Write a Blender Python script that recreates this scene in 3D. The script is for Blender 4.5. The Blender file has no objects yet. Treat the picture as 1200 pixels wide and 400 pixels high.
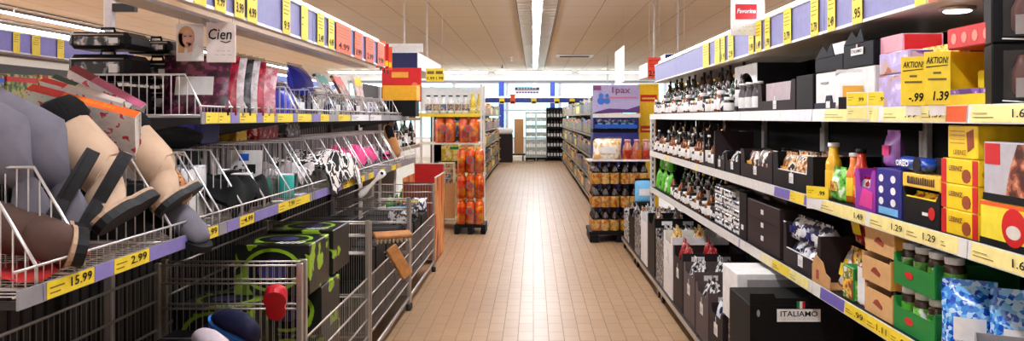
import bpy, bmesh, math, random
from mathutils import Vector, Matrix, Euler
S = bpy.context.scene
COL = S.collection
F, CX, CY, H = 900.0, 625.0, 138.0, 1.5
PI = math.pi
RZ, LZ, FZ = -PI/2, PI/2, 0.0          # face the aisle from the +X side, from the -X side, face the camera
rnd = random.Random(7)

# ---------------------------------------------------------------- materials
def lin(c):
    r = []
    for v in c:
        v /= 255.0
        r.append(v/12.92 if v <= .04045 else ((v+.055)/1.055)**2.4)
    return (*r, 1.0)

MATS = {}
def _new(name):
    m = bpy.data.materials.new(name); m.use_nodes = True
    return m, m.node_tree.nodes, m.node_tree.links, m.node_tree.nodes['Principled BSDF']

def coords(N, L, shift=True):
    tc = N.new('ShaderNodeTexCoord')
    if not shift: return tc.outputs['Object']
    oi = N.new('ShaderNodeObjectInfo')
    mu = N.new('ShaderNodeMath'); mu.operation = 'MULTIPLY'; mu.inputs[1].default_value = 37.0
    L.new(oi.outputs['Random'], mu.inputs[0])
    ad = N.new('ShaderNodeVectorMath'); ad.operation = 'ADD'
    L.new(tc.outputs['Object'], ad.inputs[0]); L.new(mu.outputs[0], ad.inputs[1])
    return ad.outputs[0]

def mat(name, col, rough=.5, metal=0.0, emit=0.0, var=.06, scale=30, coat=0.0, trans=0.0, alpha=1.0, bump=0.0):
    if name in MATS: return MATS[name]
    m, N, L, B = _new(name)
    c = lin(col)
    no = N.new('ShaderNodeTexNoise'); no.inputs['Scale'].default_value = scale; no.inputs['Detail'].default_value = 3
    L.new(coords(N, L, False), no.inputs['Vector'])
    rp = N.new('ShaderNodeValToRGB')
    rp.color_ramp.elements[0].position = .35; rp.color_ramp.elements[1].position = .65
    rp.color_ramp.elements[0].color = (*[x*(1-var) for x in c[:3]], 1)
    rp.color_ramp.elements[1].color = (*[min(1, x*(1+var)) for x in c[:3]], 1)
    L.new(no.outputs['Fac'], rp.inputs['Fac']); L.new(rp.outputs['Color'], B.inputs['Base Color'])
    B.inputs['Roughness'].default_value = rough; B.inputs['Metallic'].default_value = metal
    B.inputs['Coat Weight'].default_value = coat; B.inputs['Transmission Weight'].default_value = trans
    B.inputs['Alpha'].default_value = alpha
    if max(col) < 60 and not coat and not metal: B.inputs['Specular IOR Level'].default_value = .22
    if bump:
        bp = N.new('ShaderNodeBump'); bp.inputs['Strength'].default_value = bump; bp.inputs['Distance'].default_value = .004
        L.new(no.outputs['Fac'], bp.inputs['Height']); L.new(bp.outputs[0], B.inputs['Normal'])
    if emit:
        B.inputs['Emission Color'].default_value = c; B.inputs['Emission Strength'].default_value = emit
    MATS[name] = m
    return m

def printed(name, cols, scale=22, rough=.4, kind='noise', stops=None, stretch=(1,1,1), bump=0.0, coat=0.0):
    """packaging print: flat patches of the given inks"""
    if name in MATS: return MATS[name]
    m, N, L, B = _new(name)
    mp = N.new('ShaderNodeMapping'); mp.inputs['Scale'].default_value = stretch
    L.new(coords(N, L), mp.inputs['Vector'])
    if kind == 'noise':
        t = N.new('ShaderNodeTexNoise'); t.inputs['Scale'].default_value = scale; t.inputs['Detail'].default_value = 2.5
        out = t.outputs['Fac']
    elif kind == 'cells':
        t = N.new('ShaderNodeTexVoronoi'); t.inputs['Scale'].default_value = scale
        sp = N.new('ShaderNodeSeparateColor'); L.new(t.outputs['Color'], sp.inputs[0]); out = sp.outputs[0]
    else:
        t = N.new('ShaderNodeTexWave'); t.inputs['Scale'].default_value = scale; t.inputs['Distortion'].default_value = 6
        t.inputs['Detail'].default_value = 3; out = t.outputs['Fac']
    L.new(mp.outputs[0], t.inputs['Vector'])
    rp = N.new('ShaderNodeValToRGB'); cr = rp.color_ramp; cr.interpolation = 'CONSTANT'
    n = len(cols)
    if stops is None:
        a, b = (.34, .66) if kind == 'noise' else (0, 1)
        stops = [0] + [a + (b-a)*k/n for k in range(1, n)] if kind != 'noise' else [0] + [a + (b-a)*k/n for k in range(1, n)]
    while len(cr.elements) < n: cr.elements.new(.5)
    for e, s, c in zip(list(cr.elements), stops, cols): e.position = s
    for e, c in zip(sorted(cr.elements, key=lambda e: e.position), cols): e.color = lin(c)
    L.new(out, rp.inputs['Fac']); L.new(rp.outputs['Color'], B.inputs['Base Color'])
    B.inputs['Roughness'].default_value = rough; B.inputs['Coat Weight'].default_value = coat
    if bump:
        bp = N.new('ShaderNodeBump'); bp.inputs['Strength'].default_value = bump; bp.inputs['Distance'].default_value = .004
        L.new(out, bp.inputs['Height']); L.new(bp.outputs[0], B.inputs['Normal'])
    MATS[name] = m
    return m

def glassy(name, col, rough=.08, tint=.5):
    """thin clear film or pane: part mirror, part see-through"""
    if name in MATS: return MATS[name]
    m = bpy.data.materials.new(name); m.use_nodes = True
    N, L = m.node_tree.nodes, m.node_tree.links; N.clear()
    o = N.new('ShaderNodeOutputMaterial'); t = N.new('ShaderNodeBsdfTransparent'); g = N.new('ShaderNodeBsdfGlossy')
    t.inputs['Color'].default_value = lin(col); g.inputs['Roughness'].default_value = rough
    no = N.new('ShaderNodeTexNoise'); no.inputs['Scale'].default_value = 40
    mr = N.new('ShaderNodeMapRange'); mr.inputs['To Min'].default_value = tint*.6; mr.inputs['To Max'].default_value = tint
    L.new(no.outputs['Fac'], mr.inputs['Value'])
    x = N.new('ShaderNodeMixShader'); L.new(mr.outputs[0], x.inputs[0])
    L.new(t.outputs[0], x.inputs[1]); L.new(g.outputs[0], x.inputs[2]); L.new(x.outputs[0], o.inputs[0])
    MATS[name] = m
    return m

# ---------------------------------------------------------------- mesh building
class MB:
    def __init__(s): s.v = []; s.f = []; s.m = []; s.s = []
    def add(s, vs, fs, mi=0, smooth=False, M=None):
        b = len(s.v)
        s.v.extend([tuple(M @ Vector(p)) for p in vs] if M else [tuple(p) for p in vs])
        for f in fs:
            s.f.append([b+i for i in f]); s.m.append(mi); s.s.append(smooth)
        return s
    def box(s, x0, x1, y0, y1, z0, z1, mi=0, M=None):
        v = [(x, y, z) for z in (z0, z1) for y in (y0, y1) for x in (x0, x1)]
        return s.add(v, [(0,2,3,1), (4,5,7,6), (0,1,5,4), (2,6,7,3), (0,4,6,2), (1,3,7,5)], mi, False, M)
    def cbox(s, x0, x1, y0, y1, z0, z1, b=.003, mi=0, M=None):
        b = min(b, (x1-x0)*.3, (y1-y0)*.3, (z1-z0)*.3)
        X, Y, Z = (x0, x1), (y0, y1), (z0, z1); V = []; I = {}
        for i in (0,1):
            for j in (0,1):
                for k in (0,1):
                    e = (b if i == 0 else -b, b if j == 0 else -b, b if k == 0 else -b)
                    for a in range(3):
                        p = [X[i], Y[j], Z[k]]
                        for q in range(3):
                            if q != a: p[q] += e[q]
                        I[i,j,k,a] = len(V); V.append(p)
        fs = []
        for i in (0,1):
            fs.append([I[i,0,0,0], I[i,1,0,0], I[i,1,1,0], I[i,0,1,0]])
            fs.append([I[0,i,0,1], I[1,i,0,1], I[1,i,1,1], I[0,i,1,1]])
            fs.append([I[0,0,i,2], I[1,0,i,2], I[1,1,i,2], I[0,1,i,2]])
            for j in (0,1):
                fs.append([I[i,j,0,0], I[i,j,1,0], I[i,j,1,1], I[i,j,0,1]])
                fs.append([I[i,0,j,0], I[i,1,j,0], I[i,1,j,2], I[i,0,j,2]])
                fs.append([I[0,i,j,1], I[1,i,j,1], I[1,i,j,2], I[0,i,j,2]])
                for k in (0,1): fs.append([I[i,j,k,0], I[i,j,k,1], I[i,j,k,2]])
        return s.add(V, fs, mi, False, M)
    def lathe(s, prof, n=14, c=(0,0,0), mi=0, M=None, mis=None, sy=1.0):
        vs = []
        for r, z in prof:
            for k in range(n):
                a = 2*PI*k/n; vs.append((c[0]+r*math.cos(a), c[1]+sy*r*math.sin(a), c[2]+z))
        for i in range(len(prof)-1):
            fs = [(i*n+k, i*n+(k+1)%n, (i+1)*n+(k+1)%n, (i+1)*n+k) for k in range(n)]
            if i == 0: s.add(vs, fs, mis[0] if mis else mi, True, M); base = len(s.v)-len(vs)
            else:
                for f in fs: s.f.append([base+q for q in f]); s.m.append(mis[i] if mis else mi); s.s.append(True)
        s.f.append([base+k for k in range(n)][::-1]); s.m.append(mi); s.s.append(False)
        s.f.append([base+(len(prof)-1)*n+k for k in range(n)]); s.m.append(mis[-1] if mis else mi); s.s.append(False)
        return s
    def tube(s, pts, r, n=5, mi=0, M=None):
        pts = [Vector(p) for p in pts]; vs = []; fs = []
        for i, p in enumerate(pts):
            d = (pts[min(i+1, len(pts)-1)] - pts[max(i-1, 0)]).normalized()
            u = d.cross(Vector((0,0,1)) if abs(d.z) < .9 else Vector((1,0,0))).normalized(); w = d.cross(u)
            for k in range(n):
                a = 2*PI*k/n + PI/4; vs.append(p + u*(r*math.cos(a)) + w*(r*math.sin(a)))
        for i in range(len(pts)-1):
            for k in range(n): fs.append((i*n+k, i*n+(k+1)%n, (i+1)*n+(k+1)%n, (i+1)*n+k))
        fs.append(tuple(range(n))[::-1]); fs.append(tuple((len(pts)-1)*n+k for k in range(n)))
        return s.add(vs, fs, mi, n > 4, M)
    def prism(s, poly, axis, a, b, mi=0, M=None):
        """poly: 2-D outline in the two other axes (in xyz order), pushed from a to b along axis"""
        def p3(p, t): q = list(p); q.insert(axis, t); return q
        n = len(poly); vs = [p3(p, a) for p in poly] + [p3(p, b) for p in poly]
        return s.add(vs, [tuple(range(n))[::-1], tuple(range(n, 2*n))] + [(i, (i+1)%n, n+(i+1)%n, n+i) for i in range(n)], mi, False, M)
    def loft(s, rings, mi=0, caps=True, M=None, close=True):
        n = len(rings[0]); vs = [p for r in rings for p in r]; fs = []
        for i in range(len(rings)-1):
            for k in range(n if close else n-1): fs.append((i*n+k, i*n+(k+1)%n, (i+1)*n+(k+1)%n, (i+1)*n+k))
        if caps: fs.append(tuple(range(n))[::-1]); fs.append(tuple((len(rings)-1)*n+k for k in range(n)))
        return s.add(vs, fs, mi, True, M)
    def quad(s, pts, mi=0): return s.add(pts, [(0,1,2,3)], mi)
    def pillow(s, w, h, d, nx=8, nz=9, flat=.0, seed=1, wrinkle=.12, mi=0, M=None, foot=True):
        """closed pouch standing on z=0, front at -y"""
        r = random.Random(seed); vs = []; fs = []
        W = [[(r.random()-.5)*wrinkle for _ in range(nx+1)] for _ in range(nz+1)]
        for side in (-1, 1):
            for j in range(nz+1):
                for i in range(nx+1):
                    u, v = i/nx*2-1, j/nz
                    t = max(0, (1-abs(u)**2.6))**.55
                    q = (min(1, .55+v*4) if foot else min(1, (v*4)**.6)) * (1-v**3.2)**.7
                    e = 1-.06*abs(math.sin(PI*v))*(1 if abs(u) > .99 else 0)
                    vs.append((u*w/2*e, d/2 + side*d/2*t*q*(1+W[j][i]), v*h))
        n = (nx+1)*(nz+1)
        for sd in (0, 1):
            for j in range(nz):
                for i in range(nx):
                    a = sd*n+j*(nx+1)+i
                    fs.append((a, a+1, a+nx+2, a+nx+1) if sd == 0 else (a, a+nx+1, a+nx+2, a+1))
        for i in range(nx): fs.append((i, n+i, n+i+1, i+1))
        return s.add(vs, fs, mi, True, M)
    def build(s, name, mats, parent=None, loc=(0,0,0), rot=(0,0,0)):
        me = bpy.data.meshes.new(name); me.from_pydata(s.v, [], s.f)
        for m in (mats if isinstance(mats, (list, tuple)) else [mats]): me.materials.append(m)
        me.polygons.foreach_set('material_index', s.m); me.polygons.foreach_set('use_smooth', s.s)
        bm = bmesh.new(); bm.from_mesh(me); bmesh.ops.recalc_face_normals(bm, faces=bm.faces); bm.to_mesh(me); bm.free()
        return link(name, me, parent, loc, rot)

KIDS = {}
def link(name, data, parent=None, loc=(0,0,0), rot=(0,0,0)):
    o = bpy.data.objects.new(name, data); COL.objects.link(o)
    o.location = loc; o.rotation_euler = rot
    if parent is not None:
        o.parent = parent; KIDS.setdefault(parent.name, []).append(o)
    return o
def E(name): return link(name, None)
def tag(o, label, cat, group=None, kind=None):
    if label: o['label'] = label
    if cat: o['category'] = cat
    if group: o['group'] = group
    if kind: o['kind'] = kind
    return o
def place(o, loc, rz=0.0, rx=0.0, ry=0.0):
    o.location = loc; o.rotation_euler = (rx, ry, rz); return o
def dup(o, parent=None):
    c = o.copy(); COL.objects.link(c)
    if parent is not None:
        c.parent = parent; KIDS.setdefault(parent.name, []).append(c)
    for k in KIDS.get(o.name, []): dup(k, c)
    return c
PROTO = {}
def put(key, fn, loc, rz, label, cat, group=None, rx=0.0, ry=0.0, sc=None):
    if key in PROTO:
        r = dup(PROTO[key]); r['group'] = ''; del r['group']
    else: r = PROTO[key] = fn()
    r.rotation_mode = 'XYZ'
    place(r, loc, rz, rx, ry)
    if sc: r.scale = sc if isinstance(sc, (tuple, list)) else (sc, sc, sc)
    return tag(r, label, cat, group)

TXT = {}
def text(s, size, m, parent, loc, rz=0.0, rx=PI/2, name='lettering', shear=0.0, bold=0.0, label=None, width=None, ry=0.0):
    """raised lettering centred on loc, read from -y before turning"""
    k = (s, shear, bold)
    if k not in TXT:
        cu = bpy.data.curves.new('lettering', 'FONT'); cu.body = s; cu.size = 1.0; cu.align_x = 'CENTER'; cu.align_y = 'CENTER'
        cu.extrude = .004; cu.shear = shear; cu.offset = bold; cu.resolution_u = 2
        t = bpy.data.objects.new('lettering', cu); COL.objects.link(t)
        bpy.context.view_layer.update()
        dg = bpy.context.evaluated_depsgraph_get()
        TXT[k] = bpy.data.meshes.new_from_object(t.evaluated_get(dg))
        bpy.data.objects.remove(t); bpy.data.curves.remove(cu)
    me = TXT[k].copy(); me.materials.clear(); me.materials.append(m)
    o = link(name, me, parent, loc, (rx, ry, rz))
    sx = size
    if width:
        xs = [v.co.x for v in me.vertices]; sx = width/(max(xs)-min(xs))
    o.scale = (sx, size, size*.3)
    return o
ORD = ['first','second','third','fourth','fifth','sixth','seventh','eighth','ninth','tenth','eleventh','twelfth','thirteenth',
       'fourteenth','fifteenth','sixteenth','seventeenth','eighteenth','nineteenth','twentieth'] + [f'number {i}' for i in range(21, 60)]

# pixel helpers used to read the photograph's layout into metres
def dep(x, X): return F*X/(x-CX)
def zat(y, d): return H + (CY-y)/F*d
def span(xa, xb, X):
    """extent along the aisle (centre, length) of what the photograph shows between columns xa and xb on the plane at X"""
    a, b = dep(xa, X), dep(xb, X)
    return (a+b)/2, abs(a-b)
# ---------------------------------------------------------------- palette
BLACK = mat('black_card', (12,11,13), .55); DARK = mat('charcoal_plastic', (26,25,27), .55)
DKBROWN = mat('dark_brown_card', (42,31,33), .6); WHITE = mat('white_card', (236,233,230), .5)
CREAM = mat('cream_enamel', (226,218,204), .35); YELLOW = mat('price_card_yellow', (250,218,52), .45)
LILAC = mat('lilac_insert', (140,128,196), .4); LAV = mat('lavender_fascia', (134,132,178), .45)
ORANGE = mat('orange_card', (236,92,34), .45); RED = mat('red_card', (205,28,30), .4); INK = mat('black_ink', (20,18,18), .6)
CHROME = mat('chrome_wire', (226,222,222), .3, .75); STEEL = mat('galvanised_steel', (190,180,172), .35, .7)
DKSTEEL = mat('dark_steel', (48,46,46), .45, .4); KRAFT = mat('kraft_card', (196,146,92), .7); NAVY = mat('navy_panel', (28,34,112), .4)
BLUE = mat('bright_blue', (30,92,196), .35); SKYBLUE = mat('pale_blue', (120,190,235), .4); GREEN = mat('green_card', (24,128,52), .45)
PINK = mat('pink_cloth', (228,60,130), .8); PURPLE = mat('purple_foil', (112,52,160), .3); TAN = mat('tan_suede', (198,166,138), .85, var=.1, scale=12, bump=.2)
GREY = mat('grey_card', (150,146,146), .5); GREYFELT = mat('grey_felt', (112,108,118), .9, var=.12, scale=14, bump=.3)
FUR = mat('black_fleece', (16,14,15), .95, var=.5, scale=120, bump=.9); RUBBER = mat('black_rubber', (26,25,27), .6)
SOLE = mat('tan_welt', (178,146,118), .7); BONE = mat('pinkish_board', (190,172,176), .6); GOLD = mat('gold_print', (232,170,60), .35)
WOOD = mat('light_wood', (190,128,72), .5, var=.2, scale=18); TEAL = mat('teal_print', (60,180,170), .4); REDINK = mat('red_ink', (186,24,32), .5)
GLASSDK = mat('dark_glass', (34,18,14), .08, coat=.5); GLASSAMB = mat('amber_glass', (120,60,16), .1, coat=.5); GLASSGRN = mat('green_glass', (20,60,26), .1, coat=.5)
LIDGOLD = mat('gold_lid', (206,168,84), .3, .7); LIDBLK = mat('black_lid', (24,24,26), .3); LIDWHT = mat('white_lid', (232,230,226), .35)
FILM = glassy('clear_film', (238,236,232), .12, .2); PANE = glassy('window_glass', (225,245,245), .03, .12)
P_NOODLE = printed('photo_print_dark', [(20,18,20),(30,26,28),(120,70,40),(210,190,170),(235,225,215)], 26, bump=.15)
P_PASTA = printed('pasta_pack_print', [(20,18,22),(150,84,34),(214,160,96),(232,214,190),(24,24,30)], 30)
P_BW = printed('black_white_print', [(18,18,20),(18,18,20),(226,222,220),(240,238,236)], 34)
P_WB = printed('white_black_print', [(236,233,230),(236,233,230),(40,38,44),(20,18,22)], 30)
P_NAVYW = printed('navy_white_print', [(24,26,60),(30,34,80),(236,236,240),(240,240,244)], 24)
P_YEL = printed('yellow_print', [(190,60,24),(250,200,30),(252,214,40),(250,206,36),(220,150,50)], 18)
P_CHOC = printed('chocolate_photo', [(70,28,18),(110,50,32),(170,96,66),(206,140,104)], 24, bump=.2)
P_RED = printed('red_foil', [(90,10,16),(150,16,22),(190,30,30),(225,190,180)], 26)
P_SNACK = printed('snack_print', [(130,50,20),(214,150,50),(236,196,70),(90,110,40),(230,225,215)], 22)
P_GREEN = printed('green_print', [(40,110,30),(90,180,50),(140,210,90),(235,240,225)], 22)
P_ORANGE = printed('orange_juice_print', [(206,44,10),(236,84,14),(246,120,20),(250,168,40)], 9, rough=.2, coat=.4)
P_ORLAB = printed('orange_label', [(214,96,20),(238,160,40),(246,196,84),(240,214,150)], 26)
P_CRISP = printed('crisp_bag_print', [(170,20,26),(232,228,226),(214,210,212),(240,190,60)], 18, rough=.2, bump=.2)
P_BLUEGING = printed('blue_check_film', [(24,80,190),(60,140,225),(120,190,240),(190,225,250)], 85, kind='cells', rough=.18, coat=.4)
P_PURP = printed('purple_print', [(80,40,130),(140,90,180),(206,180,222),(240,220,235)], 14)
P_MILK = printed('lilac_hazelnut_print', [(170,90,60),(196,160,150),(180,160,214),(196,180,226),(226,214,238)], 12)
P_MESH = printed('grey_garment_print', [(22,22,24),(40,38,40),(120,116,116),(200,196,194)], 40, bump=.3)
P_ZEBRA = printed('zebra_fleece', [(16,15,16),(236,228,222),(16,15,16),(236,228,222)], 9, rough=.95, kind='noise', stops=[0,.44,.5,.56], stretch=(1,2.2,1), bump=.5)
P_LEO = printed('leopard_fleece', [(120,70,40),(190,130,86),(206,150,104)], 60, rough=.95, kind='noise', bump=.6)
P_BOOK = printed('floral_cover', [(226,216,214),(232,224,222),(236,228,226),(214,80,96)], 30)
P_GARM = {n: printed('garment_'+n, c, 30, rough=.25, bump=.3) for n, c in dict(
    plum=[(50,16,34),(80,26,52),(130,60,86)], crimson=[(120,14,36),(170,24,50),(200,60,80)], black=[(14,14,16),(34,32,36),(80,78,80)],
    rose=[(206,120,136),(226,160,170),(240,206,210)], white=[(200,186,186),(226,214,214),(240,232,232)], blue=[(24,34,130),(40,60,190),(110,120,220)]).items()}
P_DISC = printed('green_black_print', [(14,15,14),(18,20,16),(22,24,20),(150,190,40)], 8)
P_BREAD = printed('bread_bag_print', [(206,160,96),(232,200,150),(244,228,200),(250,244,236)], 14)
P_FAR = [printed('far_print_%d' % i, c, 20) for i, c in enumerate([
    [(90,40,14),(206,140,40),(236,206,110)], [(24,22,24),(80,48,30),(180,160,140)], [(120,86,54),(190,160,116),(70,96,130)],
    [(140,26,24),(190,90,44),(214,180,140)], [(50,80,36),(120,140,60),(190,170,110)], [(34,38,84),(84,100,140),(170,164,160)],
    [(214,180,40),(246,220,90),(250,240,200)], [(14,12,12),(44,24,18),(130,100,70)]])]

# ---------------------------------------------------------------- products (front at y=0 facing -y, standing on z=0)
def carton(name, w, h, d, body, front=None, side=None, texts=(), bev=.003, seam=True, part='carton', top=None):
    root = E(name)
    MB().cbox(-w/2, w/2, 0, d, 0, h, bev).build(part, body, root)
    if seam:
        mb = MB(); mb.box(-w/2*.98, w/2*.98, d*.485, d*.515, h, h+.0008); mb.build('lid_tape', top or GREY, root)
    if front: MB().box(-w*.46, w*.46, -.0012, .0003, h*.05, h*.95).build('front_print', front, root)
    if side:
        for sgn in (-1, 1):
            x = sgn*w/2; MB().box(min(x, x+sgn*.0012), max(x, x+sgn*.0012), d*.05, d*.95, h*.05, h*.95).build('side_print', side, root)
    for t in texts:
        s, size, m, x, z = t[:5]; o = t[5] if len(t) > 5 else {}
        text(s, size, m, root, (x, -.003, z), **o)
    return root

def open_tray(name, w, h, d, hf, m, tagm=None, brand=None, notch=.78, inner=None, tagw=.05, lip=None):
    """shelf-ready carton: high sides, front cut down in the middle"""
    root = E(name); t = .004; n = w*notch/2
    mb = MB(); mb.box(-w/2, w/2, 0, d, 0, t); mb.box(-w/2, w/2, d-t, d, t, h)
    mb.box(-w/2, -w/2+t, t, d-t, t, h); mb.box(w/2-t, w/2, t, d-t, t, h)
    mb.prism([(-w/2,t),(w/2,t),(w/2,h),(n+.01,h),(n,h-.015),(n-.012,hf),(-n+.012,hf),(-n,h-.015),(-n-.01,h),(-w/2,h)], 1, 0, t)
    mb.build('tray_body', m, root)
    if inner:
        MB().box(-w/2+t, w/2-t, d-t-.002, d-t, t, h-.003).build('inner_lining', inner, root)
    if lip:
        mb = MB(); mb.box(-n+.012, n-.012, -.001, t+.001, hf, hf+.004)
        for sx in (-1, 1): mb.box(min(sx*w/2, sx*(n+.01)), max(sx*w/2, sx*(n+.01)), -.001, t+.001, h, h+.004)
        mb.build('cut_edge', lip, root)
    if tagm:
        z = hf*.72; tw = tagw; tg = MB(); tg.box(-tw/2, tw/2, -.0035, -.0015, z-tw*.55, z+tw*.3); tg.box(-.004, .004, -.003, -.0015, z+tw*.3, z+tw*.75)
        p = tg.build('price_tag', tagm, root)
        ln = MB()
        for q in range(3): ln.box(-tw*.36, tw*(.36-.1*q), -.0042, -.0034, z-tw*(.1+.14*q), z-tw*(.06+.14*q))
        ln.build('lettering', GREY, p)
    if brand: brand(root, w, h, d, hf)
    return root

def pouch(name, w, h, d, m, label=None, seed=1, seal=True, part='pouch', sealm=None, text_=None):
    root = E(name)
    MB().pillow(w, h*.93 if seal else h, d, seed=seed).build(part, m, root)
    if seal:
        mb = MB(); k = 14
        for i in range(k):
            x0 = -w*.47+i*w*.94/k
            mb.box(x0, x0+w*.94/k, d/2-.0015-(.002 if i % 2 else 0), d/2+.0015, h*.91, h)
        mb.build('top_seal', sealm or m, root)
    if label:
        M = MB(); n = 6; vs = []
        for j in range(4):
            for i in range(n+1):
                u = (i/n*2-1)*.55; t = (1-abs(u)**2.6)**.55
                vs.append((u*w/2, d/2-d/2*t*1.12-.001, h*(.3+.28*j/3)))
        M.add(vs, [(j*(n+1)+i, j*(n+1)+i+1, (j+1)*(n+1)+i+1, (j+1)*(n+1)+i) for j in range(3) for i in range(n)], 0, True)
        M.build('label', label, root)
    return root

def bottle(name, r, h, glass, cap, lab=None, neck=.3, shoulder=.62, n=12, lz=(.14,.5), part='bottle_body', capn='cap'):
    root = E(name); rn = r*neck
    MB().lathe([(r*.86,0),(r,.012*h/.3),(r,h*shoulder),(r*.93,h*(shoulder+.07)),(r*.62,h*(shoulder+.16)),(rn*1.1,h*(shoulder+.23)),(rn,h*.93)], n, (0,r,0)).build(part, glass, root)
    MB().lathe([(rn*1.25,h*.925),(rn*1.3,h*.94),(rn*1.3,h*.992),(rn*1.15,h)], n, (0,r,0)).build(capn, cap, root)
    if lab: MB().lathe([(r+.0006,h*lz[0]),(r+.0008,h*lz[0]+.002),(r+.0008,h*lz[1]),(r+.0006,h*lz[1]+.001)], n, (0,r,0)).build('label', lab, root)
    return root

def jar(name, r, h, glass, lid, lab=None, n=12):
    root = E(name)
    MB().lathe([(r*.84,0),(r,.008),(r,h*.72),(r*.9,h*.8),(r*.8,h*.84)], n, (0,r,0)).build('glass_body', glass, root)
    MB().lathe([(r*.84,h*.83),(r*.88,h*.85),(r*.88,h*.98),(r*.8,h)], n, (0,r,0)).build('lid', lid, root)
    if lab: MB().lathe([(r+.0006,h*.14),(r+.0009,h*.15),(r+.0009,h*.62),(r+.0006,h*.63)], n, (0,r,0)).build('label', lab, root)
    return root

def can(name, r, h, m, lid, n=12):
    root = E(name)
    MB().lathe([(r*.95,0),(r,.006),(r,h-.01),(r*.95,h-.004)], n, (0,r,0)).build('can_body', m, root)
    MB().lathe([(r*.98,h-.004),(r*.98,h),(r*.86,h-.001),(r*.85,h-.003)], n, (0,r,0)).build('lid', lid, root)
    return root

def bottle_pack(name, nx, ny, r, h, glass, cap, lab, lz=(.04,.46), film=True, neck=.36, shoulder=.55):
    root = E(name); s = 2*r+.002
    for j in range(ny):
        for i in range(nx):
            cx, cy = (i-(nx-1)/2)*s, r+.003+j*s; rn = r*neck
            mb = MB(); mb.lathe([(r*.86,0),(r,.01),(r,h*shoulder),(r*.9,h*(shoulder+.1)),(r*.55,h*(shoulder+.22)),(rn,h*.9)], 10, (cx,cy,0))
            b = mb.build('bottle', glass, root)
            MB().lathe([(rn*1.25,h*.9),(rn*1.25,h*.985),(rn*1.1,h)], 8, (cx,cy,0)).build('cap', cap, b)
            MB().lathe([(r+.0006,h*lz[0]),(r+.0009,h*lz[0]+.002),(r+.0009,h*lz[1]),(r+.0006,h*lz[1]+.001)], 10, (cx,cy,0)).build('label', lab, b)
    if film:
        w, d = nx*s/2+.002, ny*s+.006; b = r*.7
        pl = [(-w+b,0),(w-b,0),(w,b),(w,d-b),(w-b,d),(-w+b,d),(-w,d-b),(-w,b)]
        rings = [[(x, y, z) for x, y in pl] for z in (.012, h*.5)]
        MB().loft(rings, 0, False).build('shrink_film', FILM, root)
    return root

def simple(name, w, h, d, m, cap=None):
    """far-off pack, a few pixels in the photograph: box with a printed lid band"""
    root = E(name)
    MB().cbox(-w/2, w/2, 0, d, 0, h, .004).build('carton', m, root)
    MB().box(-w*.5-.001, w*.5+.001, -.001, d*.5, h*.72, h*.9).build('brand_band', cap or WHITE, root)
    return root

def price_card(parent, w, h, m, loc, rz, rx=0.0, txt=None, tsize=None, lines=True, name='price_card'):
    """flat card centred on loc facing -y before turning; its ink is its own part"""
    o = MB().box(-w/2, w/2, -.0008, .0008, -h/2, h/2).build(name, m, parent, loc, (rx, 0, rz))
    if txt: text(txt, tsize or h*.55, INK, o, (w*.2, -.002, -h*.06), bold=.012)
    if lines:
        mb = MB()
        for q in range(2): mb.box(-w*.44, -w*(.16+.08*q), -.0014, -.0008, h*(.12-.2*q), h*(.155-.2*q))
        mb.build('small_print', mat('brown_ink', (120,96,40), .6), o)
    return o
# ================================================================ the setting
def structure(name, mb, m): return tag(mb.build(name, m), None, None, None, 'structure')

def floor_material():
    m, N, L, B = _new('floor_tiles')
    tc = N.new('ShaderNodeTexCoord'); sp = N.new('ShaderNodeSeparateXYZ'); cb = N.new('ShaderNodeCombineXYZ')
    L.new(tc.outputs['Object'], sp.inputs[0]); L.new(sp.outputs['Y'], cb.inputs['X']); L.new(sp.outputs['X'], cb.inputs['Y'])
    br = N.new('ShaderNodeTexBrick'); br.inputs['Scale'].default_value = 1.0
    br.inputs['Brick Width'].default_value = .215; br.inputs['Row Height'].default_value = .105
    br.inputs['Mortar Size'].default_value = .0019; br.inputs['Mortar Smooth'].default_value = .2
    br.inputs['Color1'].default_value = lin((186,150,112)); br.inputs['Color2'].default_value = lin((178,142,105)); br.inputs['Mortar'].default_value = lin((112,86,66))
    L.new(cb.outputs[0], br.inputs['Vector'])
    no = N.new('ShaderNodeTexNoise'); no.inputs['Scale'].default_value = 1.3; no.inputs['Detail'].default_value = 5
    L.new(tc.outputs['Object'], no.inputs['Vector'])
    mx = N.new('ShaderNodeMix'); mx.data_type = 'RGBA'; mx.blend_type = 'MULTIPLY'; mx.inputs['Factor'].default_value = .35
    rp = N.new('ShaderNodeValToRGB'); rp.color_ramp.elements[0].position = .3; rp.color_ramp.elements[1].position = .7
    rp.color_ramp.elements[0].color = (.62,.56,.5,1); rp.color_ramp.elements[1].color = (1,1,1,1)
    L.new(no.outputs['Fac'], rp.inputs['Fac']); L.new(br.outputs['Color'], mx.inputs['A']); L.new(rp.outputs['Color'], mx.inputs['B'])
    L.new(mx.outputs['Result'], B.inputs['Base Color'])
    mr = N.new('ShaderNodeMapRange'); mr.inputs['To Min'].default_value = .35; mr.inputs['To Max'].default_value = .8
    L.new(br.outputs['Fac'], mr.inputs['Value']); L.new(mr.outputs[0], B.inputs['Roughness'])
    B.inputs['Specular IOR Level'].default_value = .42
    bp = N.new('ShaderNodeBump'); bp.inputs['Strength'].default_value = .25; bp.inputs['Distance'].default_value = .002; bp.invert = True
    L.new(br.outputs['Fac'], bp.inputs['Height']); L.new(bp.outputs[0], B.inputs['Normal'])
    return m

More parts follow.
